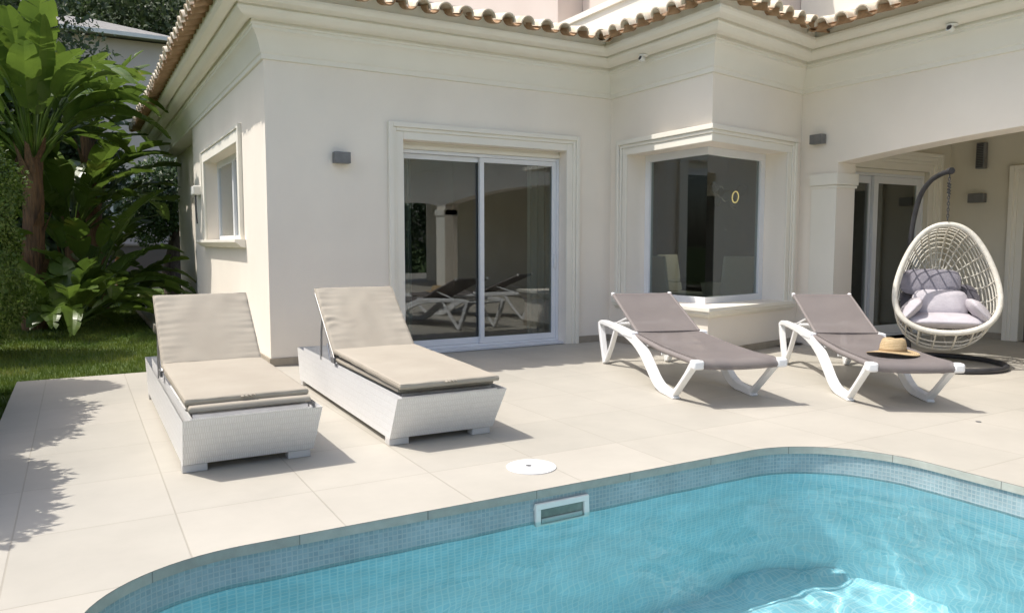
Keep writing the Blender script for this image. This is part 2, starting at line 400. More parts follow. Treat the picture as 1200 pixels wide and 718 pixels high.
# barrel tiles along the eaves
def half_tile(mb, T, r, th, length, up=True, seg=8, taper=.85):
    vs = []; fs = []
    sg = 1 if up else -1
    for j, (y, k) in enumerate(((0, 1.0), (length, taper))):
        for rr in (r*k, (r-th)*k):
            for i in range(seg+1):
                a = math.pi*i/seg
                vs.append(T @ Vector((rr*math.cos(a), y, sg*rr*math.sin(a))))
    n = seg+1
    for i in range(seg):
        fs.append((i, i+1, 2*n+i+1, 2*n+i)); fs.append((n+i+1, n+i, 3*n+i, 3*n+i+1))
        fs.append((i+1, i, n+i, n+i+1)); fs.append((2*n+i, 2*n+i+1, 3*n+i+1, 3*n+i))
    fs.append((0, n, 3*n, 2*n)); fs.append((seg, 2*n+seg, 3*n+seg, n+seg))
    mb.add(vs, fs)
def eave_row(A, B, s0, s1, name, eo=.60, dz=-.045):
    A = Vector(A); B = Vector(B); d = (B-A).normalized(); nrm = Vector((d.y, -d.x)); Ln = (B-A).length
    cov = MB(); cha = MB(); sp = .245; s = s0; k = 0
    while s < s1:
        for up in (True, False):
            ss = s if up else s + sp/2
            if ss > s1: continue
            jx = random.uniform(-.008, .008); jo = random.uniform(-.015, .015)
            o = eo + (0 if up else -.015) + jo
            p = A + d*(ss+jx) + nrm*o
            z = (3.665 if up else 3.70) + dz
            yv = Vector((-nrm.x*math.cos(R(15)), -nrm.y*math.cos(R(15)), math.sin(R(15))))
            xv = Vector((d.x, d.y, random.uniform(-.03, .03))).normalized(); zv = xv.cross(yv)
            if zv.z < 0: zv = -zv
            zv.normalize()
            T = Matrix(((xv.x, yv.x, zv.x, p.x), (xv.y, yv.y, zv.y, p.y), (xv.z, yv.z, zv.z, z), (0, 0, 0, 1)))
            # trim length at mitres
            half_tile(cov if up else cha, T, .088 if up else .074, .014, .36 + (eo-.6), up)
        s += sp; k += 1
    o = vpart(cov, 'cover_tiles', M['rooftile'], roof, smooth=True, weld=False)
    o = vpart(cha, 'channel_tiles', M['rooftile_in'], roof, smooth=True, weld=False)
eo = .6
eave_row((1.68, 17.7), P3, -.55, 9.8 + eo, 'l')
eave_row(P3, P4, -.5, 4.27 - eo + .12, 'f')
eave_row(P4, P5, eo-.04, 1.78 + eo - .1, 'b')
L56 = (Vector(P6)-Vector(P5)).length
eave_row(P5, P6, -.5, L56 - eo + .10, 'r')
eave_row(P6, P7, eo - .02, 14, 'w', .74, -.075)
# valley gutters at the inner corners
for P_, din in ((P4, Vector((-1, -1))), (P6, Vector((-1, -.8)))):
    din.normalize(); mb = MB()
    a = Vector(P_) + din*.80; p = Vector((a.x, a.y, 3.66)); yv = Vector((-din.x, -din.y, .2)).normalized(); xv = Vector((-din.y, din.x, 0)).normalized(); zv = xv.cross(yv)
    if zv.z < 0: zv = -zv
    T = Matrix(((xv.x, yv.x, zv.x, p.x), (xv.y, yv.y, zv.y, p.y), (xv.z, yv.z, zv.z, p.z), (0, 0, 0, 1)))
    half_tile(mb, T, .085, .014, .6, False)
    vpart(mb, 'valley_tile', M['rooftile'], roof, smooth=True, weld=False)

# skirting
mb = MB()
def skirt(A, B, h=.085):
    sweep(mb, [A, B], [(.001, 0.001), (.014, 0.001), (.014, h-.004), (.010, h), (.001, h)])
SK = [(.001, 0.001), (.014, 0.001), (.014, .081), (.010, .085), (.001, .085)]
sweep(mb, [(1.68, 13.15), P3, (2.948, 7.9)], SK); vpart(mb, 'skirting', M['skirt'])
mb = MB(); sweep(mb, [(5.462, 7.9), P4, P5, P6], SK); vpart(mb, 'skirting', M['skirt'])

# door casing on the facade: stepped architrave
def casing(mb, s0, s1, zb, zt, rings, fn):
    """fn(s,out,z)->xyz ; rings [(w0,w1,proud)]"""
    def bx(a, b, c, d, pr):
        mb.add([fn(x, o, z) for o in (.001, pr) for (x, z) in ((a, c), (b, c), (b, d), (a, d))],
               [(0, 1, 2, 3), (7, 6, 5, 4), (0, 4, 5, 1), (1, 5, 6, 2), (2, 6, 7, 3), (3, 7, 4, 0)])
    for w0, w1, pr in rings:
        bx(s0-w1, s0-w0, zb, zt+w1, pr); bx(s1+w0, s1+w1, zb, zt+w1, pr); bx(s0-w0+.0005, s1+w0-.0005, zt+w0, zt+w1, pr)
RINGS = [(0, .085, .022), (.085, .125, .036), (.125, .178, .055)]
mb = MB(); casing(mb, DX0, DX1, 0.0, DZ, RINGS, lambda s, o, z: (s, 7.9-o, z)); vpart(mb, 'door_casing', M['trim'], bevel=.006)
# side window casing, sill
mb = MB(); casing(mb, WY0, WY1, WZ0, WZ1, [(0, .14, .03), (.14, .19, .045)], lambda s, o, z: (1.68-o, s, z)); vpart(mb, 'window_casing', M['trim'], bevel=.005)
mb = MB(); mb.prism([(1.68-.12, WZ0-.0), (1.68-.12, WZ0-.035), (1.68-.085, WZ0-.06), (1.68-.06, WZ0-.085), (1.679, WZ0-.10), (1.679, WZ0-.001)], lambda a, b, d: (a, d, b), WY0-.28, WY1+.28)
vpart(mb, 'window_sill', M['trim'], bevel=.004)
# bay casing: verticals + swept head
mb = MB()
for w0, w1, pr in RINGS:
    mb.box((5.95-pr, BL+w0, BZ0-.02), (5.949, BL+w1, BZ1+w0))
    n = Vector((bd.y, -bd.x)); a = Vector(P5) + bd*(BRs+w0); b = Vector(P5) + bd*(BRs+w1)
    for_quad = [a, b, b+n*pr, a+n*pr]
    mb.prism([(q.x, q.y) for q in for_quad], lambda x, y, d: (x, y, d), BZ0-.02, BZ1+w0)
    e0 = (5.95, BL+w1); e1 = Vector(P5)+bd*(BRs+w1)
    sweep(mb, [e0, P5, tuple(e1)], [(.001, BZ1+w0), (pr, BZ1+w0), (pr, BZ1+w1), (.001, BZ1+w1)])
vpart(mb, 'bay_casing', M['trim'], bevel=.006)
mb = MB(); e1 = Vector(P5)+bd*(BRs+.2)
sweep(mb, [(5.95, BL+.2), P5, tuple(e1)], [(-.34, BZ0-.003), (.085, BZ0-.003), (.085, BZ0-.045), (.065, BZ0-.055), (.065, BZ0-.075), (.035, BZ0-.105), (.0005, BZ0-.12), (.0005, BZ0-.05), (-.34, BZ0-.05)])
vpart(mb, 'bay_sill', M['trim'], bevel=.004)
# recessed bay glazing
def sweepbox(path, o0, o1, z0, z1):
    mb = MB(); sweep(mb, path, [(o0, z0), (o0, z1), (o1, z1), (o1, z0)]); return mb
wl = (5.95, BL); wr = tuple(Vector(P5)+bd*BRs)
fr = MB()
for z0, z1 in ((BZ0-.002, BZ0+.075), (BZ1-.085, BZ1+.001)):
    sweep(fr, [wl, P5, wr], [(-.275, z0), (-.275, z1), (-.342, z1), (-.342, z0)])
def stile(A, d, s0, s1, o0, o1, z0, z1, m):
    n = Vector((d.y, -d.x)); A = Vector(A)
    m.prism([((A+d*s+n*o).x, (A+d*s+n*o).y) for s, o in ((s0, o0), (s1, o0), (s1, o1), (s0, o1))], lambda x, y, dd: (x, y, dd), z0, z1)
# the jambs of the recess run straight in from the face, so stiles sit at the ends
stile(P4, Vector((0, -1)), 7.9-BL+.001, 7.9-BL+.085, -.275, -.342, BZ0+.075, BZ1-.085, fr)
stile(P5, bd, BRs-.095, BRs-.001, -.275, -.342, BZ0+.075, BZ1-.085, fr)
bayf = vpart(fr, 'bay_window', M['pvc'], bevel=.004)
g = MB(); sweep(g, [(5.95, BL-.05), P5, tuple(Vector(P5)+bd*(BRs-.05))], [(-.305, BZ0+.06), (-.305, BZ1-.07), (-.311, BZ1-.07), (-.311, BZ0+.06)])
vpart(g, 'pane', M['glass'], bayf)

# sliding doors
def sliding(x0, x1, y, z0, z1, mid, wst=.055, parent=villa, nm='sliding_door', mat='pvc'):
    out = []
    outer = MB()
    outer.box((x0, y-.01, z0), (x0+.035, y+.10, z1)); outer.box((x1-.035, y-.01, z0), (x1, y+.10, z1))
    outer.box((x0+.036, y-.01, z1-.035), (x1-.036, y+.10, z1)); outer.box((x0+.036, y-.01, z0), (x1-.036, y+.10, z0+.03))
    fo = vpart(outer, 'door_frame', M[mat], parent, bevel=.003)
    for (a, b, yy) in ((x0+.037, mid+.03, y+.048), (mid-.035, x1-.037, y+.002)):
        p = MB(); zb, zt = z0+.032, z1-.037
        p.box((a, yy, zb), (a+wst, yy+.04, zt)); p.box((b-wst, yy, zb), (b, yy+.04, zt))
        p.box((a+wst+.0005, yy+.001, zt-wst), (b-wst-.0005, yy+.039, zt)); p.box((a+wst+.0005, yy+.001, zb), (b-wst-.0005, yy+.039, zb+wst*1.3))
        d = vpart(p, nm, M[mat], parent, bevel=.003)
        q = MB(); q.box((a+wst-.005, yy+.017, zb+wst*1.2), (b-wst+.005, yy+.023, zt-wst+.006)); vpart(q, 'pane', M['glass'], d)
        h = MB(); hx = a+wst*.5 if yy > y+.02 else b-wst*.5
        if yy < y+.02: h.box((hx-.012, yy-.03, .95), (hx+.012, yy-.002, 1.12)); vpart(h, 'handle', M[mat], d, bevel=.006)
        out.append(d)
    return out
sliding(DX0+.002, DX1-.002, 8.06, .03, 2.295, 4.20)
mb = MB(); mb.box((DX0+.002, 8.055, 2.297), (DX1-.002, 8.16, DZ-.002)); mb.box((DX0+.002, 8.035, 2.300), (DX1-.002, 8.053, 2.345)); vpart(mb, 'shutter_box', M['trim'])
mb = MB(); mb.box((DX0+.002, 7.93, 0.002), (DX1-.002, 8.16, .028)); vpart(mb, 'door_sill', M['pvc'])

# side window
mb = MB()
yy0, yy1 = WY0+.002, WY1-.002
xx = 1.68+.16
mb.box((xx, yy0, WZ0), (xx+.06, yy0+.06, WZ1)); mb.box((xx, yy1-.06, WZ0), (xx+.06, yy1, WZ1)); mb.box((xx, yy0+.061, WZ0), (xx+.06, yy1-.061, WZ0+.06)); mb.box((xx, yy0+.061, WZ1-.08), (xx+.06, yy1-.061, WZ1))
ym = (yy0+yy1)/2
mb.box((xx-.012, ym-.05, WZ0+.061), (xx+.05, ym+.05, WZ1-.081))
sw = vpart(mb, 'side_window', M['pvc'], bevel=.004)
q = MB(); q.box((xx+.02, yy0+.05, WZ0+.05), (xx+.026, yy1-.05, WZ1-.07)); vpart(q, 'pane', M['glass'], sw)
mb = MB()
n = 60
def curtain(mb, A, B, z0, z1, amp=.03, waves=9, n=60):
    A = Vector(A); B = Vector(B); d = (B-A); L_ = d.length; d.normalize(); nn = Vector((d.y, -d.x))
    for i in range(n):
        a = i/n; b = (i+1)/n
        pa = A+d*L_*a+nn*amp*math.sin(a*waves*6.283); pb = A+d*L_*b+nn*amp*math.sin(b*waves*6.283)
        mb.face([(pa.x, pa.y, z0), (pb.x, pb.y, z0), (pb.x, pb.y, z1), (pa.x, pa.y, z1)])
def curtain_thing(A, B, z0, z1, label, waves):
    mb = MB(); curtain(mb, A, B, z0, z1, waves=waves)
    c = ((A[0]+B[0])/2, (A[1]+B[1])/2, z0)
    o = mb.build('curtain', M['curtain'], None, smooth=True, offset=c, angle=180); o.location = c
    tag(o, label, 'curtain', 'curtains behind the glazing')
curtain_thing((2.06, 9.4), (2.06, 11.9), 1.2, 2.5, 'grey curtain behind the small window in the sunlit left wall', 11)
curtain_thing((3.2, 8.38), (3.42, 8.38), .05, 2.45, 'grey green curtain gathered at the left edge of the facade sliding door', 3)
curtain_thing((5.0, 8.38), (5.42, 8.38), .05, 2.45, 'grey green curtain gathered at the right edge of the facade sliding door', 4)

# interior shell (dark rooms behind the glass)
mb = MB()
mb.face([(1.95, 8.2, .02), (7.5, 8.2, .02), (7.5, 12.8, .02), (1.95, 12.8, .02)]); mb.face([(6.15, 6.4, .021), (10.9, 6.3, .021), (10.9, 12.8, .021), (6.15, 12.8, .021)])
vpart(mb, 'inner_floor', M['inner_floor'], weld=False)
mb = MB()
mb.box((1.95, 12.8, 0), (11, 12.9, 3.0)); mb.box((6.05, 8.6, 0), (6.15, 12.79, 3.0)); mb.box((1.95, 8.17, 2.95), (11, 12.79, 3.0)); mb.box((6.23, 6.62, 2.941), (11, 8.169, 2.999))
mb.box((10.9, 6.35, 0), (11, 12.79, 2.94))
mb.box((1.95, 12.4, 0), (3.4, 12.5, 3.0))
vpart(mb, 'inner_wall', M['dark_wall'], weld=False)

# porch shell
PX, PY_ = 10.45, 6.2
mb = MB()
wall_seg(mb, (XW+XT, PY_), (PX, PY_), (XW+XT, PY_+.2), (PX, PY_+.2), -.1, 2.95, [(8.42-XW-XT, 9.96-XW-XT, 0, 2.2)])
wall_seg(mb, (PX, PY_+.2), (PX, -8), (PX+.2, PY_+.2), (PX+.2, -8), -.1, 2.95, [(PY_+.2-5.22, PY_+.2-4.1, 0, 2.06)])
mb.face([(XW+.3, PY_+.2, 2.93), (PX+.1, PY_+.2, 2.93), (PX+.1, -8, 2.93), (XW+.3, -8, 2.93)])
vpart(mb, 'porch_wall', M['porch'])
sliding(8.424, 9.956, PY_+.06, .03, 2.15, 8.95, wst=.09)
mb = MB(); mb.box((8.424, PY_+.05, 2.152), (9.956, PY_+.18, 2.198)); vpart(mb, 'porch_shutter_box', M['trim'])
mb = MB(); casing(mb, 8.42, 9.96, 0, 2.2, [(0, .09, .02), (.09, .13, .035), (.13, .19, .05), (.19, .24, .065)], lambda s, o, z: (s, PY_-o, z)); vpart(mb, 'porch_door_casing', M['trim'], bevel=.005)
mb = MB(); casing(mb, 4.1, 5.22, 0, 2.06, RINGS, lambda s, o, z: (PX-o, s, z)); vpart(mb, 'porch_side_casing', M['trim'], bevel=.005)
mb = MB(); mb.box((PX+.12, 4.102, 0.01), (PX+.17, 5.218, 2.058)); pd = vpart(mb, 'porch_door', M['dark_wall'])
mb = MB(); sweep(mb, [(10.205, PY_), (PX, PY_), (PX, 5.40)], [(.001, .001), (.012, .001), (.012, .085), (.001, .085)])
vpart(mb, 'porch_skirting', M['skirt'])

# upper storey set back on the terrace
up = MB(); up.box((6.31, 9.7, 3.722), (13.5, 15, 7.0)); up.box((6.75, 6.95, 3.722), (13.5, 9.69, 6.6)); vpart(up, 'upper_storey', M['pink'])  # shade of the front faces put into the colour as pinkish render
up = MB(); up.box((6.30, 6.75, 3.721), (6.50, 9.69, 4.38)); up.box((6.26, 6.72, 4.381), (6.56, 9.69, 4.46)); vpart(up, 'terrace_wall', M['trim'])  # sun on the left faces put in as whiter paint, here and below
up = MB(); up.box((8.25, -8, 3.722), (8.6, 6.94, 6.4)); vpart(up, 'wing_upper_wall', M['trim'])

# ------------------------------------------------------------------ fittings on the walls
def wall_lamp(loc, rz, label, size=(.17, .10, .115)):
    r = empty('wall_lamp', loc, rz, label, 'wall lamp', 'grey up and down wall lamps')
    w, d, h = size
    b = MB(); b.box((-w/2, -d, -h/2), (w/2, -.012, h/2)); b.build('housing', M['grey_metal'], r, bevel=.003)
    b = MB(); b.box((-w/2+.03, -.0115, -h/2+.015), (w/2-.03, 0, h/2-.015)); b.build('back_plate', M['grey_metal'], r)
    b = MB(); b.box((-w/2+.012, -d+.012, h/2-.004), (w/2-.012, -.02, h/2+.002)); b.build('lens', M['tglass'], r)
    return r
wall_lamp((2.436, 7.9, 2.138), 0, 'small grey box wall lamp on the shaded facade left of the sliding door')
wall_lamp((XW, 6.21, 2.49), R(-90), 'small grey box wall lamp above the pilaster beside the bay window', (.17, .10, .11))
wall_lamp((PX, 5.79, 1.85), R(-90), 'small dark box wall lamp inside the porch right of the hanging chair chain', (.20, .10, .12))
sp = empty('wall_speaker', (PX, 5.75, 2.40), R(-90), 'tall narrow grey speaker box high on the porch wall above the lamp', 'speaker')
b = MB(); b.box((-.055, -.11, -.17), (.055, -.02, .17)); b.build('cabinet', M['grey_metal'], sp, bevel=.01)
b = MB(); b.box((-.02, -.019, -.06), (.02, 0, .06)); b.build('bracket', M['dark_metal'], sp)
b = MB()
for k in range(14): b.box((-.042, -.114, -.15+k*.022), (.042, -.1105, -.137+k*.022))
b.build('grille', M['dark_metal'], sp)
def spot(loc, rz, label):
    r = empty('eave_spotlight', loc, rz, label, 'spotlight', 'small white spotlights on the cornice')
    b = MB(); b.lathe([(.055, 0), (.055, -.012), (.03, -.018)], 20); b.build('base_plate', M['offwhite'], r, smooth=True)
    T = Matrix.Translation((0, -.02, -.045)) @ Matrix.Rotation(R(70), 4, 'X')
    b = MB(); b.lathe([(.018, -.03), (.03, -.02), (.036, .03), (.03, .032)], 20, T); b.build('head', M['offwhite'], r, smooth=True)
    b = MB(); b.lathe([(.026, .0325), (.02, .035)], 20, T); b.build('lens', M['dark_metal'], r)
spot((5.95-.21, 7.02, 3.400), R(-90), 'small white spotlight with dark lens under the eave left of the bay corner')
spot((XW-.21, 4.55, 3.400), R(-90), 'small white spotlight with dark lens under the eave above the porch arch')
# box fixed on the left wall
r = empty('awning_bracket', (1.68, 12.55, 2.05), 0, 'small white box with hanging cable on the far end of the left wall', 'awning box')
b = MB(); b.box((-.12, -.15, -.07), (-.001, .15, .07)); b.build('cover', M['offwhite'], r, bevel=.02)
b = MB(); b.tube([(-.08, -.1, -.07), (-.08, -.1, -.3), (-.07, -.11, -.50)], .012, 6); b.build('crank_hook', M['dark_metal'], r)

# ------------------------------------------------------------------ ground, deck, pool
def hole_sheet(name, outer, hole, z, mat):
    bm = bmesh.new(); es = []
    for loop in (outer, hole):
        if not loop: continue
        vs = [bm.verts.new((x, y, z)) for x, y in loop]
        for i in range(len(vs)): es.append(bm.edges.new((vs[i], vs[(i+1) % len(vs)])))
    bmesh.ops.triangle_fill(bm, use_beauty=True, use_dissolve=False, edges=es)
    for f in bm.faces:
        if f.normal.z < 0: f.normal_flip()
    me = bpy.data.meshes.new(name); bm.to_mesh(me); bm.free(); me.materials.append(mat)
    o = bpy.data.objects.new(name, me); C.objects.link(o); return o
# pool outline (coping edge), counter-clockwise from the bottom left
def arc(cx, cy, rx, ry, a0, a1, n):
    return [(cx+rx*math.cos(R(a0+(a1-a0)*k/n)), cy+ry*math.sin(R(a0+(a1-a0)*k/n))) for k in range(n+1)]
pool = [(-.06, -5.0), (4.20, -5.0)] + arc(3.50, 2.52, .70, .71, 0, 90, 20) + arc(.56, 2.73, .62, .50, 90, 180, 16)
pool = [p for i, p in enumerate(pool) if i == 0 or (Vector(p)-Vector(pool[i-1])).length > 1e-4]
def shrink(pl, d):
    n = len(pl); out = []
    for i in range(n):
        a = Vector(pl[i-1]); p = Vector(pl[i]); b = Vector(pl[(i+1) % n])
        n0 = (p-a).normalized(); n1 = (b-p).normalized(); n0 = Vector((-n0.y, n0.x)); n1 = Vector((-n1.y, n1.x))
        out.append(tuple(p + (n0+n1)*d/(1+n0.dot(n1))))
    return out
deck_outer = [(-.517, -14), (14, -14), (14, 17.9), (1.0, 17.9), (1.0, 8.18), (-.517, 8.18)]
cop_out = shrink(pool, -.0)
deck = hole_sheet('terrace_paving', deck_outer, pool, 0.0, M['deck']); tag(deck, kind='structure')
# deck edge faces
mb = MB()
for i in range(len(deck_outer)):
    a = deck_outer[i]; b = deck_outer[(i+1) % len(deck_outer)]
    mb.face([(a[0], a[1], -.3), (b[0], b[1], -.3), (b[0], b[1], -.0005), (a[0], a[1], -.0005)])
o = mb.build('paving_edge', M['concrete'], weld=False); tag(o, kind='structure')
# ground sheet (with an opening for the pool)
gs = hole_sheet('ground', [(-150, -150), (150, -150), (150, 200), (-150, 200)], shrink(pool, -.12), -.12, M['lawn']); tag(gs, kind='structure')

pl_in = shrink(pool, -.012)
def ring_wall(loop, z0, z1, mb, flip=False):
    n = len(loop); u = 0
    for i in range(n):
        a = loop[i]; b = loop[(i+1) % n]; L_ = math.dist(a, b)
        uv = [(u, z0), (u+L_, z0), (u+L_, z1), (u, z1)]
        pts = [(a[0], a[1], z0), (b[0], b[1], z0), (b[0], b[1], z1), (a[0], a[1], z1)]
        mb.face(pts, uv); u += L_
def ring_flat(l0, l1, z, mb):
    n = len(l0)
    for i in range(n):
        j = (i+1) % n
        mb.face([(*l0[i], z), (*l0[j], z), (*l1[j], z), (*l1[i], z)], [l0[i], l0[j], l1[j], l1[i]])
poolr = empty('swimming_pool', (0, 3.2, 0), 0, 'rounded tiled swimming pool sunk in the beige terrace in the foreground', 'pool')
PO = (0, 3.2, 0)
M['coping'] = brickmat('coping_stone_blocks', (.36, .36, .31), (.43, .43, .375), (.20, .20, .18), .60, 1.0, .003, rough=.7, bump=.5, nscale=9, var=(.85, 1.12))[0]
mb = MB(); ring_wall(pool, -.045, -.0008, mb); ring_flat(pool, pl_in, -.045, mb); mb.build('coping_edge', M['coping'], poolr, offset=PO)
mb = MB(); ring_wall(pl_in, -.205, -.0452, mb); mb.build('waterline_band', M['band'], poolr, offset=PO, smooth=True, angle=60)
pl_b = shrink(pool, -.010)
mb = MB(); ring_wall(pl_b, -1.75, -.2, mb)
nn = len(pl_b)
bm = bmesh.new(); vs = [bm.verts.new((x, y, -1.75)) for x, y in pl_b]; es = [bm.edges.new((vs[i], vs[(i+1) % nn])) for i in range(nn)]
bmesh.ops.triangle_fill(bm, use_beauty=True, edges=es)
for f in bm.faces: mb.face([tuple(v.co) for v in f.verts], [(v.co.x, v.co.y) for v in f.verts])
bm.free()
mb.build('basin', M['mosaic'], poolr, offset=PO)
# water sheet
wl_ = shrink(pool, .0352)
WZ = -.165
def inside(x, y, poly):
    c = False; n = len(poly)
    for i in range(n):
        x0, y0 = poly[i]; x1, y1 = poly[i-1]
        if (y0 > y) != (y1 > y) and x < (x1-x0)*(y-y0)/(y1-y0)+x0: c = not c
    return c
wp = shrink(pool, -.07); st = .035
def wave(x, y):
    q = Vector((x*1.0, y*1.0, 0))
    h = .0050*noise.noise(q*1.5) + .0052*noise.noise(q*3.4+Vector((7, 3, 0))) + .0034*noise.noise(q*8.5+Vector((1, 9, 0)))
    return h
nx_ = int(4.6/st); ny_ = int(8.6/st); idx = {}; vs = []; fs = []
for i in range(nx_):
    for j in range(ny_):
        x = -.18+i*st; y = -5.1+j*st
        if not inside(x+st/2, y+st/2, wp): continue
        f = []
        for a, b in ((i, j), (i+1, j), (i+1, j+1), (i, j+1)):
            if (a, b) not in idx:
                X, Y = -.18+a*st, -5.1+b*st; idx[(a, b)] = len(vs); vs.append((X, Y, WZ+wave(X, Y)))
            f.append(idx[(a, b)])
        fs.append(f)
mb = MB(); mb.add(vs, fs); wat = mb.build('pool_water', M['water'], weld=False, smooth=True, angle=180); tag(wat, kind='structure')

# skimmer
sk = empty('pool_skimmer', (2.143, 3.241, -.15), 0, 'white plastic skimmer mouth set in the pool wall at the waterline', 'skimmer')
b = MB(); hw, hh, t = .165, .078, .03
b.box((-hw, -.022, hh-t), (hw, 0, hh)); b.box((-hw, -.022, -hh), (hw, 0, -hh+t*.8)); b.box((-hw, -.022, -hh+t*.8), (-hw+t, 0, hh-t)); b.box((hw-t, -.022, -hh+t*.8), (hw, 0, hh-t))
b.build('frame', M['offwhite'], sk, bevel=.004)
b = MB(); b.box((-hw+t, -.006, -hh+t*.8), (hw-t, -.001, hh-t)); b.build('mouth', noisy('skimmer_shadow', (.10, .13, .11), (.22, .26, .22), scale=14, rough=.3, bump=0), sk)  # flat dark panel painted in for the shaded opening, no recess behind it
b = MB(); b.box((-hw+t+.008, -.014, -hh+.03), (hw-t-.008, -.008, -.005)); b.build('flap', M['offwhite'] if False else noisy('skimmer_flap', (.34, .38, .36), (.42, .46, .44), rough=.4, bump=0), sk)
# lid in the paving
ld = empty('skimmer_lid', (2.17, 3.585, 0), 0, 'round white plastic lid flush in the paving at the pool edge', 'lid')
b = MB(); b.lathe([(.14, .001), (.14, .006), (.132, .009), (.12, .007), (.02, .009)], 40); b.build('cover', M['plastic'], ld, smooth=True)
b = MB(); b.lathe([(.018, .0095), (.016, .011)], 14, Matrix.Translation((-.012, .01, 0))); b.build('finger_hole', M['grey_metal'], ld)
for (x, y, lb) in ((5.47, 2.96, 'tiny round drain in the paving right of the second taupe lounger'),):
    b = MB(); b.lathe([(.018, .0005), (.018, .004), (.012, .005)], 16); o = b.build('floor_drain', M['grey_metal']); o.location = (x, y, 0); tag(o, lb, 'drain')

# ------------------------------------------------------------------ rattan loungers
def quadgrid(mb, f, nu, nv, uvf=None):
    for i in range(nu):
        for j in range(nv):
            pts = [f(a/nu, b/nv) for a, b in ((i, j), (i+1, j), (i+1, j+1), (i, j+1))]
            mb.face(pts, [uvf(a/nu, b/nv) for a, b in ((i, j), (i+1, j), (i+1, j+1), (i, j+1))] if uvf else None)
def cushion(mb, w, l, h, seed, nx=36, ny=40, wr=.0, T=None, edge=.02, side_wr=0.0):
    """rounded pad, local x 0..w, y 0..l, z 0..h"""
    rnd = Vector((seed*3.1, seed*7.7, 0))
    def prof(t, n_edge=4):  # rounded boundary
        return t
    def top(u, v):
        x = u*w; y = v*l
        dx = min(x, w-x); dy = min(y, l-y); d = min(dx, dy)
        k = 1.0
        if d < edge: k = math.sqrt(max(0, 1-(1-d/edge)**2))
        z = h*(.5+.5*k)
        inset = 0
        puff = .008*math.sin(math.pi*u)**.5*math.sin(math.pi*v)**.5 if 0 < u < 1 and 0 < v < 1 else 0
        z += puff
        if wr:
            q = Vector((x*3.2, y*26, 0))+rnd
            sidef = (abs(u-.5)*2)**2
            z += wr*.55*(noise.noise(q))*(.1+sidef)*k + wr*.6*noise.noise(Vector((x*9, y*6, 3))+rnd)*k
            z += wr*.7*math.sin(y*70 + 9*noise.noise(Vector((x*5, y*5, 0))+rnd))*sidef*k*max(0, noise.noise(Vector((x*2+5, y*4, 1))+rnd)+.15)
        return Vector((x, y, z))
    def bot(u, v):
        p = top(u, v); d = min(min(p.x, w-p.x), min(p.y, l-p.y)); k = 1.0
        if d < edge: k = math.sqrt(max(0, 1-(1-d/edge)**2))
        return Vector((p.x, p.y, h*(.5-.5*k)))
    def w_(fn): return (lambda u, v: T @ fn(u, v)) if T else fn
    # denser near the edges
    def warp(t): 
        return .5 - .5*math.cos(math.pi*t) if False else (t + .0)
    us = [0, .1*edge/w, .35*edge/w, .7*edge/w] + [edge/w + (1-2*edge/w)*k/nx for k in range(nx+1)] + [1-.7*edge/w, 1-.35*edge/w, 1-.1*edge/w, 1]
    vs_ = [0, .1*edge/l, .35*edge/l, .7*edge/l] + [edge/l + (1-2*edge/l)*k/ny for k in range(ny+1)] + [1-.7*edge/l, 1-.35*edge/l, 1-.1*edge/l, 1]
    for fn in (w_(top), w_(bot)):
        base = len(mb.v); n = len(vs_)
        vv = [fn(u, v) for u in us for v in vs_]
        fs = [(i*n+j, (i+1)*n+j, (i+1)*n+j+1, i*n+j+1) for i in range(len(us)-1) for j in range(n-1)]
        mb.add(vv, fs)

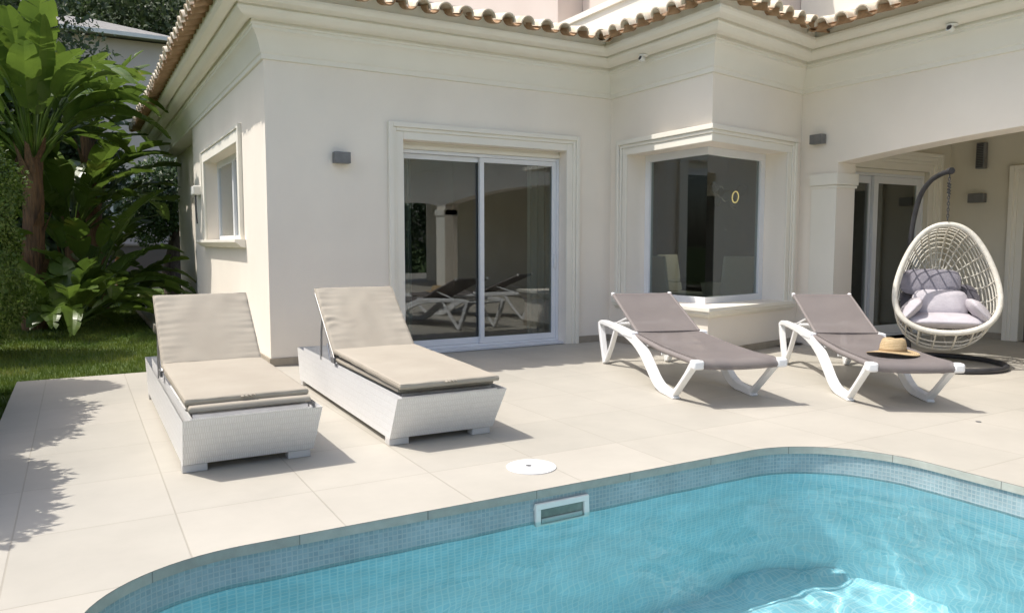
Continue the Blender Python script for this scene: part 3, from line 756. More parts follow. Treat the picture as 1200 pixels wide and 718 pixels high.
def rattan_lounger(loc, rz, label, seed, cush_y, cush_z, tilt, blen):
    r = empty('rattan_lounger', loc, rz, label, 'sun lounger', 'white woven sun loungers with beige pads')
    W, H, LN = .735, .35, 2.60
    zb = .045
    ob = [(.012, .185), (.725, .185), (.722, LN-.02), (.012, LN-.02)]
    ot = [(0, 0), (W, 0), (W, LN), (0, LN)]
    it = [(.045, .045), (W-.045, .045), (W-.045, LN-.045), (.045, LN-.045)]
    ib = [(.05, .20), (W-.05, .20), (W-.05, LN-.06), (.05, LN-.06)]
    mb = MB()
    Hs = math.hypot(H-zb, .185)
    for i in range(4):
        j = (i+1) % 4
        L_ = math.dist(ot[i], ot[j])
        if i in (0, 2):
            uv = [(0, 0), (L_, 0), (L_, Hs), (0, Hs)]
        else:
            uv = [(0, 0), (L_, 0), (L_, H-zb), (0, H-zb)]
        mb.face([(*ob[i], zb), (*ob[j], zb), (*ot[j], H-.02), (*ot[i], H-.02)], uv)
        mb.face([(*it[j], H-.02), (*it[i], H-.02), (*ib[i], zb+.05), (*ib[j], zb+.05)], [(0, 0), (L_, 0), (L_, .3), (0, .3)])
    mb.face([(*p, zb) for p in ob[::-1]], [p for p in ob[::-1]]); mb.face([(*p, zb+.05) for p in ib], [p for p in ib])
    mb.build('woven_base', M['wicker'], r)
    # rolled rim
    mb = MB(); rim = []
    for i in range(4):
        a = Vector((*ot[i], H-.02)); b = Vector((*ot[(i+1) % 4], H-.02)); mid = Vector((W/2, LN/2, H-.02))
        n = int((b-a).length/.016)
        for k in range(n):
            p = a.lerp(b, k/n); 
            x = min(max(p.x, .022), W-.022); y = min(max(p.y, .022), LN-.022)
            wob = .0022*(1 if k % 2 else -1)
            rim.append((x, y, H-.024 + wob))
    mb.tube(rim, .026, 8, closed=True); mb.build('woven_rim', M['wicker_rim'], r, smooth=True)
    for sx, sy, lx, ly in ((.01, .20, .13, .07), (W-.155, .20, .13, .07), (.01, LN-.12, .13, .07), (W-.155, LN-.12, .13, .07)):
        b = MB(); b.box((sx, sy-.01, 0.001), (sx+lx, sy+ly, zb-.001)); b.build('foot', M['foot'], r, bevel=.004)
    # metal frame under the pad
    b = MB()
    for x in (.075, W-.075):
        b.box((x-.012, .10, H-.035), (x+.012, cush_y+.02, H-.012))
    b.box((.06, .09, H-.034), (W-.06, .112, H-.013)); b.build('pad_frame', M['steel'], r)
    # base pad + top pad
    cw = W-.075
    T0 = Matrix.Translation((.045, .12, H-.012))
    m2 = MB(); cushion(m2, cw-.005, cush_y-.12, .036, seed+4, T=T0, edge=.012, nx=8, ny=10); m2.build('lower_pad', M['canvas'], r, smooth=True, angle=80)
    fy = CF
    T1 = Matrix.Translation((.03, fy[0], H+.022)) @ Matrix.Rotation(R(fy[1]), 4, 'X')
    m2 = MB(); cushion(m2, cw+.012, cush_y-fy[0], .038, seed, wr=.004, T=T1, edge=.018)
    def loop(w, l, z, T, rr=.0042, e=.006):
        pts = []
        for (ax, ay, bx_, by_) in ((e, e, w-e, e), (w-e, e, w-e, l-e), (w-e, l-e, e, l-e), (e, l-e, e, e)):
            for k in range(14): pts.append(T @ Vector((ax+(bx_-ax)*k/14, ay+(by_-ay)*k/14, z + .0015*math.sin(k*2.1+ax*9))))
        m3 = MB(); m3.tube(pts, rr, 6, closed=True); return m3
    # zipped tab on the front edge
    pad = m2.build('seat_pad', M['canvas'], r, smooth=True, angle=80)
    pc = cush_y-fy[0]
    loop(cw+.012, pc, .031, T1).build('piping', M['canvas'], pad, smooth=True); loop(cw+.012, pc, .007, T1).build('piping', M['canvas'], pad, smooth=True)
    tb = MB()
    for k in range(4):
        T = Matrix.Translation((W/2-.035+k*.022, fy[0]-.001, H+.05))
        tb.lathe([(.004, -.006), (.011, -.002), (.011, .002), (.004, .006)], 10, T @ Matrix.Rotation(R(20*k), 4, 'Y'))
    tb.build('fabric_gather', M['canvas'], pad, smooth=True)
    hz = H+.03
    T2 = Matrix.Translation((.03, cush_y+.005, hz)) @ Matrix.Rotation(R(tilt), 4, 'X')
    m2 = MB(); cushion(m2, cw+.012, blen, .045, seed+1, wr=.011, T=T2, edge=.02, nx=50, ny=70); bpd = m2.build('back_pad', M['canvas'], r, smooth=True, angle=80)
    loop(cw+.012, blen, .037, T2).build('piping', M['canvas'], bpd, smooth=True)
    b = MB(); T3 = Matrix.Translation((.03, cush_y+.005, hz-.016)) @ Matrix.Rotation(R(tilt), 4, 'X')
    for x in (.015, cw-.015): b.box((x-.012, 0, -.006), (x+.012, blen-.01, .014), T3)
    b.box((.03, blen-.03, -.005), (cw-.03, blen-.01, .013), T3); b.box((.03, .01, -.005), (cw-.03, .03, .013), T3)
    b.build('back_frame', M['steel'], r, bevel=.002)
    for x in (.045, W-.06):
        top = T3 @ Vector((x-.03, blen*.62, -.01))
        b = MB(); b.tube([(x, top.y, top.z), (x, top.y+.04, top.z-.12), (x, top.y+.07, H-.09)], .009, 8); b.tube([(x+.02, cush_y+.30, H+.10), (x+.02, cush_y+.22, H-.03)], .007, 8)
        b.build('support_strut', M['steel'], r, smooth=True)
        b = MB(); b.box((x-.028, cush_y-.06, H-.012), (x-.012, cush_y+.03, H+.03)); b.build('hinge', M['grey_metal'], r, bevel=.003)
    return r
M['wicker_rim'] = noisy('white_wicker_rim', (.74, .74, .73), (.80, .80, .79), scale=40, rough=.55, bump=.6, bscale=90)
M['foot'] = noisy('grey_foot_plastic', (.50, .49, .47), (.58, .57, .55), scale=9, rough=.5, bump=.1)
CF = (.17, .6)
rattan_lounger((.443, 4.235, 0), R(-.2), 'left rattan lounger, beige pad, on the tiles nearest the lawn', 1, 1.50, .36, 41, .70)
CF = (.04, 1.3)
rattan_lounger((1.622, 4.215, 0), R(-1.3), 'right rattan lounger, beige pad, just left of the facade sliding door', 5, 1.52, .36, 40, .74)

# ------------------------------------------------------------------ resin loungers with sling
def beam(mb, pts, ths, w0, w1):
    """planar strip in the (s,z) plane, thickness ths per point, between w0 and w1 across"""
    n = len(pts); up = []; dn = []
    for i in range(n):
        a = Vector(pts[max(i-1, 0)]); b = Vector(pts[min(i+1, n-1)]); t = (b-a).normalized(); nn_ = Vector((-t.y, t.x))
        th = ths[i] if isinstance(ths, (list, tuple)) else ths
        p = Vector(pts[i]); up.append(p+nn_*th/2); dn.append(p-nn_*th/2)
    vs = []
    for i in range(n):
        for q, w in ((up[i], w0), (up[i], w1), (dn[i], w1), (dn[i], w0)): vs.append((w, q.x, q.y))
    fs = []
    for i in range(n-1):
        for k in range(4):
            a = i*4+k; b = i*4+(k+1) % 4; fs.append((a, b, b+4, a+4))
    fs += [(3, 2, 1, 0), (4*n-4, 4*n-3, 4*n-2, 4*n-1)]
    mb.add(vs, fs)
def smoothpts(pts, n=4):
    out = []
    P = [Vector(p) for p in pts]
    for i in range(len(P)-1):
        p0 = P[max(i-1, 0)]; p1 = P[i]; p2 = P[i+1]; p3 = P[min(i+2, len(P)-1)]
        for k in range(n):
            t = k/n
            out.append(.5*((2*p1)+(p2-p0)*t+(2*p0-5*p1+4*p2-p3)*t*t+(3*p1-p0-3*p2+p3)*t**3))
    out.append(P[-1]); return out
def resin_lounger():
    r = empty('resin_lounger', (0, 0, 0), 0, 'x', 'sun lounger', 'white resin sun loungers with taupe slings')
    W = .74
    for k, (wa, wb) in enumerate(((-.005, .06), (W-.06, W+.005))):
        main = [(-.02, .028), (.13, .032), (.26, .045), (.38, .09), (.52, .18), (.68, .275), (.86, .345), (1.05, .385), (1.3, .412), (1.6, .425), (1.86, .43), (1.95, .415)]
        th = [.05, .06, .075, .09, .095, .095, .09, .08, .062, .05, .046, .045]
        sm = smoothpts([(*p, t) for p, t in zip(main, th)], 4) if False else None
        P3_ = smoothpts([Vector((p[0], p[1], t)) for p, t in zip(main, th)], 4)
        b = MB(); beam(b, [(q.x, q.y) for q in P3_], [q.z for q in P3_], wa, wb)
        # rear post and brace
        beam(b, [(1.985, .425), (1.95, .33), (1.88, .17), (1.80, .01)], [.05, .06, .055, .05], wa+.002, wb-.002)
        beam(b, [(1.79, .02), (1.62, .20), (1.47, .40)], [.03, .034, .036], wa+.008, wb-.008)
        # front leg
        beam(b, [(0.01, .012), (-.13, .12), (-.27, .235), (-.37, .325)], [.045, .036, .036, .05], wa+.004, wb-.004)
        b.box((wa, -.05, 0.0), (wb, .1, .02))
        # boss at the hinge
        b.box((wa-.006, .93, .375), (wb+.004, 1.18, .43))
        sf = b.build('side_frame', M['plastic'], r, bevel=.008, seg=3, smooth=True)
        # corner cap at the foot end
        c = MB(); c.box((wa-.004, -.455, .300), (wb+.022, -.365, .372)); c.build('corner_cap', M['plastic'], r, bevel=.02, seg=4, smooth=True)
    # seat sling wraps round two long rails
    b = MB(); a0, a1 = .055, W-.055
    prof = [(-.44, .305), (-.452, .325), (-.448, .35), (-.425, .372), (-.38, .382), (-.1, .375), (.3, .385), (.7, .405), (.98, .43), (1.0, .425), (1.0, .412), (.7, .380), (.3, .36), (-.1, .35), (-.36, .352), (-.42, .33)]
    nseg = 10
    vs = []; fs = []; n = len(prof)
    for i in range(nseg+1):
        w = a0+(a1-a0)*i/nseg; sag = -.012*math.sin(math.pi*i/nseg)
        for (s_, z) in prof: vs.append((w, s_, z+sag))
    for i in range(nseg):
        for k in range(n): fs.append((i*n+k, i*n+(k+1) % n, (i+1)*n+(k+1) % n, (i+1)*n+k))
    fs += [list(range(n)), list(range(nseg*n, nseg*n+n))[::-1]]
    b.add(vs, fs); b.build('seat_sling', M['mesh'], r, smooth=True, angle=50)
    b = MB()
    for w in (.04, W-.04): b.tube([(w, -.40, .345), (w, .3, .352), (w, 1.0, .40)], .022, 10)
    b.build('sling_rail', M['sling'], r, smooth=True)
    for s_ in (.28, .62):
        b = MB(); b.tube([(.03, s_, .30+.09*s_), (W-.03, s_, .30+.09*s_)], .014, 8); b.build('cross_bar', M['plastic'], r, smooth=True)
    b = MB(); b.tube([(.03, 1.93, .40), (W-.03, 1.93, .40)], .02, 8); b.build('rear_bar', M['plastic'], r, smooth=True)
    # backrest
    s0, z0, s1, z1 = .965, .421, 1.70, .728
    d = Vector((s1-s0, z1-z0)); Lb = d.length; d.normalize(); up = Vector((-d.y, d.x))
    b = MB(); nl = 14; vs = []; fs = []; b0, b1 = .065, W-.065
    def bp(w, t, h):
        sag = -.022*math.sin(math.pi*(w-b0)/(b1-b0))*math.sin(math.pi*min(t/Lb, 1))
        q = Vector((s0, z0))+d*t+up*(h+sag); return (w, q.x, q.y)
    nw = 12
    for side in (.014, -.004):
        for i in range(nw+1):
            for j in range(nl+1): vs.append(bp(b0+(b1-b0)*i/nw, Lb*j/nl, side))
    m_ = nl+1; off_ = (nw+1)*m_
    for i in range(nw):
        for j in range(nl):
            fs.append((i*m_+j, (i+1)*m_+j, (i+1)*m_+j+1, i*m_+j+1)); fs.append((off_+i*m_+j+1, off_+(i+1)*m_+j+1, off_+(i+1)*m_+j, off_+i*m_+j))
        fs.append((i*m_, off_+i*m_, off_+(i+1)*m_, (i+1)*m_)); fs.append((i*m_+nl, (i+1)*m_+nl, off_+(i+1)*m_+nl, off_+i*m_+nl))
    for j in range(nl):
        fs.append((j, j+1, off_+j+1, off_+j)); q = nw*m_; fs.append((q+j+1, q+j, off_+q+j, off_+q+j+1))
    b.add(vs, fs); b.build('back_sling', M['mesh'], r, smooth=True, angle=50)
    b = MB()
    for w in (b0, b1): b.tube([bp(w, .0, .004), bp(w, Lb*.5, .004), bp(w, Lb-.01, .004)], .016, 8)
    b.build('back_rail', M['sling'], r, smooth=True)
    b = MB(); b.tube([bp(b0, Lb-.012, .002), bp(b1, Lb-.012, .002)], .013, 8); b.build('back_top_bar', M['sling'], r, smooth=True)
    for w in (b0, b1):
        q = bp(w, Lb, .004); b = MB(); b.lathe([(.008, -.02), (.02, -.014), (.022, .01), (.014, .02)], 12, Matrix.Translation(q)); b.build('rail_knob', M['plastic'], r, smooth=True)
        wi = w + (.02 if w < W/2 else -.02)
        q = bp(wi, Lb*.42, -.01); b = MB(); b.tube([(wi, 1.62, .445), q], .010, 8); b.build('back_prop', M['plastic'], r, smooth=True)
    # armless rest plate beside the hinge
    return r
proto = resin_lounger()
proto.location = (4.149, 4.672, 0); proto.rotation_euler = (0, 0, R(-19.0))
proto['label'] = 'white resin lounger with bare taupe sling, left one of the pair under the bay window'
c2 = copy_tree(proto); c2.location = (5.315, 3.917, 0); c2.rotation_euler = (0, 0, R(-34.0)); c2.scale = (.90, 1, 1)
c2['label'] = 'white resin lounger with taupe sling carrying the straw hat, beside the hanging chair'

# straw hat
hat = empty('straw_hat', (5.61, 3.72, .386), R(20), 'natural straw fedora with brown band lying on the right taupe lounger', 'hat')
hat.rotation_euler = (R(-1), R(3), R(15)); hat.scale = (1.1, 1.1, 1.05)
mb = MB(); seg = 48
def hatpt(r_, z, a, crown=False):
    x = r_*math.cos(a)*1.12; y = r_*math.sin(a)*.92
    if r_ > .10: z += .012*math.cos(2*a)*((r_-.10)/.09)
    if crown:
        z -= .034*math.exp(-(y/.020)**2)*max(0, 1-abs(x)/.1)   # centre crease
        pin = math.exp(-((x+.07)/.04)**2)
        y *= 1-.22*pin
    return (x, y, z)
rows = [(.185, 0, 0), (.184, .005, 0), (.15, .006, 0), (.115, .008, 0), (.098, .014, 0), (.094, .03, 0), (.093, .060, 0), (.088, .088, 1), (.080, .104, 1), (.062, .113, 1), (.035, .115, 1), (.012, .115, 1)]
vs = []; fs = []; uvs = []
for (r_, z, c_) in rows:
    for k in range(seg): vs.append(hatpt(r_, z, 2*math.pi*k/seg, bool(c_)))
for i in range(len(rows)-1):
    for k in range(seg):
        k2 = (k+1) % seg
        fs.append((i*seg+k, i*seg+k2, (i+1)*seg+k2, (i+1)*seg+k))
        uvs.append([(k*.024, i*.02), ((k+1)*.024, i*.02), ((k+1)*.024, (i+1)*.02), (k*.024, (i+1)*.02)])
fs.append(list(range((len(rows)-1)*seg, len(rows)*seg))); uvs.append([(0, 0)]*seg)
mb.add(vs, fs, uvs); o = mb.build('straw_body', M['straw'], hat, smooth=True, angle=70)
sl = o.modifiers.new('solid', 'SOLIDIFY'); sl.thickness = .003
b = MB(); vs = []; fs = []
for (r_, z) in ((.0985, .012), (.0975, .030), (.0955, .031)):
    for k in range(seg): vs.append(hatpt(r_+.001, z, 2*math.pi*k/seg))
for i in range(2):
    for k in range(seg): fs.append((i*seg+k, i*seg+(k+1) % seg, (i+1)*seg+(k+1) % seg, (i+1)*seg+k))
b.add(vs, fs); b.build('band', M['ribbon'], hat, smooth=True)

# ------------------------------------------------------------------ hanging egg chair
EC = Vector((7.75, 4.60, 0)); er = Vector((.62, -.785, 0)); ef = Vector((-.785, -.62, 0))  # right, towards pool
stand = empty('chair_stand', (7.75, 4.55, 0), 0, 'charcoal steel stand with ring foot and curved arm carrying the egg chair', 'stand')
SO = (7.75, 4.55, 0)
b = MB(); b.tube([(7.72+.57*math.cos(2*math.pi*k/48), 4.58+.57*math.sin(2*math.pi*k/48), .03) for k in range(48)], .027, 10, closed=True); b.build('ring_foot', M['dark_metal'], stand, smooth=True, offset=SO)
pb = Vector((7.98, 5.10, 0)); hp = Vector((7.75, 4.60, 1.955))
def mixp(t, z): q = pb.lerp(Vector((7.75, 4.6, 0)), t); return Vector((q.x, q.y, z))
post = smoothpts([mixp(.0, .03), mixp(-.10, .45), mixp(-.15, .95), mixp(-.08, 1.4), mixp(.12, 1.74), mixp(.42, 1.90), mixp(.75, 1.965), mixp(1.02, 1.985)], 5)
b = MB(); b.tube(post, .026, 10); b.build('curved_arm', M['dark_metal'], stand, smooth=True, offset=SO)
b = MB(); b.tube([mixp(.98, 1.985), mixp(1.06, 1.985)], .034, 10); b.build('arm_cap', M['dark_metal'], stand, smooth=True, offset=SO)
egg = empty('egg_chair', (7.75, 4.60, .2), 0, 'cream rattan egg shaped hanging chair with grey cushions in the porch', 'hanging chair')
EO = (7.75, 4.60, .2)
# chain
b = MB()
zc = 1.955
for k in range(16):
    z = zc - .02 - k*.031
    if z < 1.49: break
    ax = er if k % 2 else ef
    b.tube([tuple(Vector((7.75, 4.6, z)) + ax*.009*math.cos(a) + Vector((0, 0, .021*math.sin(a)))) for a in [2*math.pi*i/10 for i in range(10)]], .0045, 5, closed=True)
b.build('chain', M['dark_metal'], egg, smooth=True, offset=EO)
b = MB(); sp_ = [tuple(Vector((7.75, 4.6, 1.88+.0*k)) + er*.017*math.cos(k*.9) + ef*.017*math.sin(k*.9) + Vector((0, 0, -.0045*k))) for k in range(30)]
b.tube(sp_, .004, 5); b.build('spring', M['dark_metal'], egg, smooth=True, offset=EO)
zt, zb_ = 1.445, .36
def rim(t):
    """t 0 = top, clockwise seen from the pool"""
    c = math.cos(t); s_ = math.sin(t)
    z = (zt+zb_)/2 + (zt-zb_)/2*c
    v = (z-zb_)/(zt-zb_)
    w = .468*abs(s_)**.92*(1 if s_ >= 0 else -1)
    w *= (1.38-1.15*v+.55*v*v)
    fwd = .30*(1-v)**1.3 - .02
    return Vector((7.75, 4.6, 0)) + er*w + ef*fwd + Vector((0, 0, z))
c0 = Vector((7.75, 4.6, .78)) + ef*.10
def shell(t, ph):
    p = rim(t); k = math.cos(ph)**.62; b_ = math.sin(ph)
    q = c0 + (p-c0)*k - ef*.62*b_
    drop = (1-math.cos(t))/2
    q.z -= .30*drop**1.5*math.sin(ph*2)**1.0*.95
    return q
b = MB(); rp_ = [rim(2*math.pi*k/72) for k in range(72)]
b.tube(rp_, .028, 10, closed=True)
b.build('rim', M['rope'], egg, smooth=True, offset=EO)
b = MB()
for j in range(1, 12):
    ph = R(5+j*6.9)
    b.tube([shell(2*math.pi*k/64, ph) for k in range(64)], .0065, 5, closed=True)
for k in range(26):
    t = 2*math.pi*(k+.5)/26
    b.tube([shell(t, R(a)) for a in (0, 5, 10, 18, 26, 36, 46, 56, 66, 76, 84)], .0075 if k % 2 else .010, 5)
b.build('woven_cage', M['rope'], egg, smooth=True, offset=EO)
def pillow(mb, c, ax, ay, az, w, h, t, seed=0, p=2.6):
    vs = []; fs = []; nu, nv = 28, 20
    for i in range(nu):
        for j in range(nv+1):
            a = 2*math.pi*i/nu; e = -math.pi/2+math.pi*j/nv
            def sg(v, q): return math.copysign(abs(v)**q, v)
            x = sg(math.cos(e), .55)*sg(math.cos(a), .55); y = sg(math.cos(e), .55)*sg(math.sin(a), .55); z = sg(math.sin(e), 1.0)
            z *= 1-.45*max(abs(x), abs(y))**3
            wr = 1 + .05*noise.noise(Vector((x*2.5+seed, y*2.5, z*2)))
            wz = .10*noise.noise(Vector((x*4+seed*2, y*4, 9)))
            vs.append(Vector(c)+ax*(x*w/2*wr)+ay*(y*h/2*wr)+az*((z*(1+wz))*t/2))
    n = nv+1
    for i in range(nu):
        for j in range(nv): fs.append((i*n+j, ((i+1) % nu)*n+j, ((i+1) % nu)*n+j+1, i*n+j+1))
    mb.add(vs, fs)
zu = Vector((0, 0, 1))
b = MB(); pillow(b, Vector((7.75, 4.6, .46))-ef*.03, er, ef, zu, .76, .56, .16, 1); b.build('seat_cushion', M['greycloth'], egg, smooth=True, offset=EO, angle=180)
for sx, sd in ((-.31, 3), (.31, 4)):
    b = MB(); tl = Matrix.Rotation(R(50 if sx < 0 else -50), 3, ef); pillow(b, Vector((7.75, 4.6, .57))+er*sx+ef*.02, tl @ er, ef, tl @ zu, .30, .46, .13, sd); b.build('side_cushion', M['greycloth'], egg, smooth=True, offset=EO, angle=180)
tl = Matrix.Rotation(R(-22), 3, er)
b = MB(); pillow(b, Vector((7.75, 4.6, .62))-ef*.14-er*.02, er, tl @ zu, tl @ ef, .52, .32, .16, 6); b.build('round_cushion', M['greycloth'], egg, smooth=True, offset=EO, angle=180)
b = MB(); pillow(b, Vector((7.75, 4.6, .84))-ef*.26-er*.10, er, tl @ zu, tl @ ef, .58, .30, .12, 8); b.build('pillow', M['midcloth'] if 'midcloth' in M else M['darkcloth'], egg, smooth=True, offset=EO, angle=180)
b = MB(); pillow(b, Vector((7.75, 4.6, .62))-ef*.30, er, tl @ zu, tl @ ef, .76, .44, .10, 9); b.build('back_cushion', M['darkcloth'], egg, smooth=True, offset=EO, angle=180)

# ------------------------------------------------------------------ things inside the dining room
m_, nt_, b_ = newmat('lit_ring_glow'); b_.inputs['Base Color'].default_value = (.8, .6, .2, 1); b_.inputs['Emission Color'].default_value = (1, .72, .25, 1); b_.inputs['Emission Strength'].default_value = 1.0; M['lit_ring'] = m_
cl = bpy.data.lights.new('dining_room_fill', 'POINT'); cl.energy = 9; cl.color = (1, .88, .7); cl.shadow_soft_size = .012  # fill light added under the chandelier to brighten the dark dining room
clo = bpy.data.objects.new('dining_room_fill', cl); C.objects.link(clo); clo.location = (8.45, 8.35, 1.45)
def dining_chair(loc, rz, label):
    r = empty('dining_chair', loc, rz, label, 'chair', 'pale high backed dining chairs behind the bay window')
    b = MB(); b.box((-.24, -.24, .42), (.24, .24, .50)); b.build('seat', M['offwhite'], r, bevel=.02)
    b = MB(); b.prism([(.20, .505), (.27, .505), (.36, 1.05), (.31, 1.07)], lambda a, z, d: (d, a, z), -.23, .23); b.build('backrest', M['offwhite'], r, bevel=.02)
    for x in (-.2, .2):
        for y in (-.2, .2):
            b = MB(); b.tube([(x, y, .42), (x*1.05, y*1.05, .02)], [.02, .014], 8); b.build('leg', M['steel'], r)
dining_chair((7.85, 7.70, .02), R(160), 'pale dining chair at the right behind the bay window glass')
dining_chair((8.0, 8.75, .02), R(10), 'pale dining chair at the middle behind the bay window glass')
dining_chair((7.05, 8.05, .02), R(100), 'pale dining chair at the left behind the bay window glass')
r = empty('dining_table', (8.1, 8.2, .02), 0, 'glass topped dining table on a pale angled base behind the bay window', 'table')
b = MB(); b.box((-.9, -.5, .70), (.9, .5, .712)); b.build('table_top', M['tglass'], r)
b = MB(); b.lathe([(.10, 0), (.12, .02), (.30, .695)], 4); b.build('pedestal', M['offwhite'], r)
r = empty('ring_chandelier', (8.3, 8.2, 2.10), 0, 'chandelier of thin dark rings with one glowing yellow ring hanging over the dining table', 'chandelier')
for k in range(7):
    a = k*2.4; q = Vector((.32*math.cos(a)*(.4+.06*k), .28*math.sin(a)*(.4+.06*k), -.25+.035*k))
    b = MB(); b.tube([q+Vector((.08*math.cos(t), .02*math.sin(t+k), .08*math.sin(t))) for t in [2*math.pi*i/18 for i in range(18)]], .008, 6, closed=True); b.build('ring', M['lit_ring'] if k == 2 else M['ring_dark'], r, smooth=True)
b = MB(); b.tube([(0, 0, .1), (0, 0, .82)], .006, 6); b.build('cord', M['dark_metal'], r)

# ------------------------------------------------------------------ planting
def paddle_leaf(mb, base, az, elev, stem, L_, W_, droop, rnd, roll=0):
    """petiole then blade; returns nothing. blade with torn edges"""
    p = Vector(base); d = Vector((math.cos(az)*math.cos(elev), math.sin(az)*math.cos(elev), math.sin(elev)))
    side = Vector((-math.sin(az), math.cos(az), 0))
    side = Matrix.Rotation(roll, 3, d) @ side
    n1 = 8; pts = [p.copy()]
    for k in range(n1):
        d = (Matrix.Rotation(droop*.25/n1, 3, side if abs(side.z) < .8 else Vector((-math.sin(az), math.cos(az), 0))) @ d).normalized(); p = p + d*stem/n1; pts.append(p.copy())
    mb.tube(pts, [.028-.014*k/n1 for k in range(n1+1)], 6)
    n2 = 22; ribs = []
    for k in range(n2+1):
        nrm = side.cross(d).normalized()
        if nrm.z < 0 and abs(roll) < 1: nrm = -nrm
        ribs.append((p.copy(), d.copy(), side.copy(), nrm.copy()))
        d = (Matrix.Rotation(droop/n2, 3, side) @ d).normalized(); p = p + d*L_/n2
    def wid(t): return W_*(math.sin(math.pi*min(1, t*.93+.05))**.55)*(1-.35*t)
    for sgn in (-1, 1):
        k = 0
        while k < n2:
            run = rnd.choice((1, 2, 2, 3, 4, 6)); e = min(n2, k+run)
            ang = rnd.uniform(-.25, .30) + .38; sw = rnd.uniform(0, .05)
            for i in range(k, e):
                quad = []
                for j, fr_ in ((i, 0), (i, .5), (i, 1), (i+1, 1), (i+1, .5), (i+1, 0)):
                    c, dd, ss, nn2 = ribs[j]; t = j/n2; w = wid(t)
                    if j == e and fr_ > 0 and e < n2: w *= .93
                    lift = math.sin(ang)*(1 if fr_ <= .5 else .75)
                    quad.append(c + ss*sgn*w*fr_*math.cos(ang) + nn2*w*fr_*lift + dd*(w*fr_*.28 + sw*fr_) )
                mb.face([quad[0], quad[1], quad[4], quad[5]]); mb.face([quad[1], quad[2], quad[3], quad[4]])
            k = e
def paddle_plant(loc, label, trunk_h, trunk_r, leaves, seed, stem=(.9, 1.5), L_=(1.0, 1.5), W_=(.22, .32), lean=(0, 0), group=None, elev=(50, 85), nmax=None, azs=None):
    rnd = random.Random(seed)
    r = empty('bird_of_paradise_plant', loc, 0, label, 'plant', group)
    tb = MB()
    top = Vector((lean[0], lean[1], trunk_h))
    if trunk_h > .3:
        n = 9
        tb.tube([Vector((top.x*(k/n)**1.3, top.y*(k/n)**1.3, top.z*k/n)) for k in range(n+1)], [trunk_r*(1.15-.35*k/n + .08*((k % 2)-.5)) for k in range(n+1)], 12)
        # old leaf sheaths
        for k in range(14):
            a = rnd.uniform(0, 6.28); z = rnd.uniform(.25, 1)*trunk_h; f = z/trunk_h
            c = Vector((top.x*f**1.3, top.y*f**1.3, z)); o_ = Vector((math.cos(a), math.sin(a), 0))
            w = Vector((-math.sin(a), math.cos(a), 0))*trunk_r*.5
            a0_ = c+o_*trunk_r*.9
            tb.face([a0_-w, a0_+w, a0_+w*.4+o_*trunk_r*.9+zu*rnd.uniform(.2, .5), a0_-w*.4+o_*trunk_r*.8+zu*rnd.uniform(.2, .5)])
        tb.build('trunk', M['bark'], r, weld=False, smooth=True)
    lb = MB()
    for k in range(leaves):
        az = (k*2.399 + rnd.uniform(-.4, .4)) if azs is None else rnd.uniform(*azs)
        el = R(rnd.uniform(*elev))
        b0 = top + Vector((math.cos(az), math.sin(az), 0))*trunk_r*.5 + Vector((0, 0, rnd.uniform(-.15, .1) if trunk_h > .3 else 0))
        paddle_leaf(lb, b0, az, el, rnd.uniform(*stem), rnd.uniform(*L_), rnd.uniform(*W_), -rnd.uniform(.35, 1.5) if False else rnd.uniform(.4, 1.5), rnd, rnd.uniform(-.5, .5))
    lb.build('leaves', M['paddle'], r, weld=False)
    return r
paddle_plant((-.15, 13.3, -.12), 'small low clump of broad leaves at the front of the planting beside the conifer', .1, .14, 26, 77, stem=(.25, .8), L_=(.6, 1.0), W_=(.16, .24), elev=(35, 85))
G1 = 'bird of paradise plants along the lawn'
paddle_plant((-.62, 14.2, -.12), 'tall broad leaved plant with orange brown fibrous trunk at the left of the lawn', 2.7, .16, 38, 3, stem=(.4, 1.2), L_=(1.1, 1.7), W_=(.24, .34), lean=(.1, -.1), elev=(45, 88))
paddle_plant((.38, 17.6, -.12), 'tall broad leaved plant on a slim brown trunk nearest the house end wall', 3.5, .15, 26, 11, stem=(.3, 1.0), L_=(1.0, 1.5), W_=(.24, .34), lean=(-.1, 0))
paddle_plant((.05, 14.9, -.12), 'low clump of dark paddle leaves rising straight from the lawn edge', .12, .24, 56, 21, stem=(.4, 1.4), L_=(.8, 1.3), W_=(.20, .30), elev=(30, 85))
paddle_plant((-.05, 16.6, -.12), 'leafy broad leaved clump filling the gap between the two tall trunks', 1.6, .15, 40, 31, stem=(.4, 1.4), L_=(1.1, 1.6), W_=(.25, .36), elev=(35, 85))
paddle_plant((-1.75, 15.5, -.12), 'tall broad leaved plant at the far left edge behind the clipped conifer', 2.6, .16, 34, 41, stem=(.4, 1.3), L_=(1.3, 1.9), W_=(.28, .40))

def leaf_cloud(mb, blobs, n, size, rnd, hollow=.55, flat=.0):
    tot = sum(b[3]*b[4]*b[5] for b in blobs)**(1)
    for (cx, cy, cz, rx, ry, rz_) in blobs:
        m = int(n*(rx*ry*rz_)/tot)
        for _ in range(m):
            v = Vector((rnd.gauss(0, 1), rnd.gauss(0, 1), rnd.gauss(0, 1))).normalized()
            q = rnd.uniform(hollow, 1)**.6
            q *= 1 + .22*noise.noise(Vector((v.x*2.2+cx, v.y*2.2+cy, v.z*2.2+cz)))
            p = Vector((cx+v.x*rx*q, cy+v.y*ry*q, cz+v.z*rz_*q))
            if p.z < -.1: continue
            s_ = size*rnd.uniform(.6, 1.4)
            a = Vector((rnd.gauss(0, 1), rnd.gauss(0, 1), rnd.gauss(0, 1))).normalized(); b_ = a.cross(v+Vector((0, 0, .3))).normalized()
            if b_.length < .1: continue
            a = (a*.7 + v*.3).normalized()
            mb.face([p, p+a*s_*.5+b_*s_*.28, p+a*s_, p+a*s_*.5-b_*s_*.28])
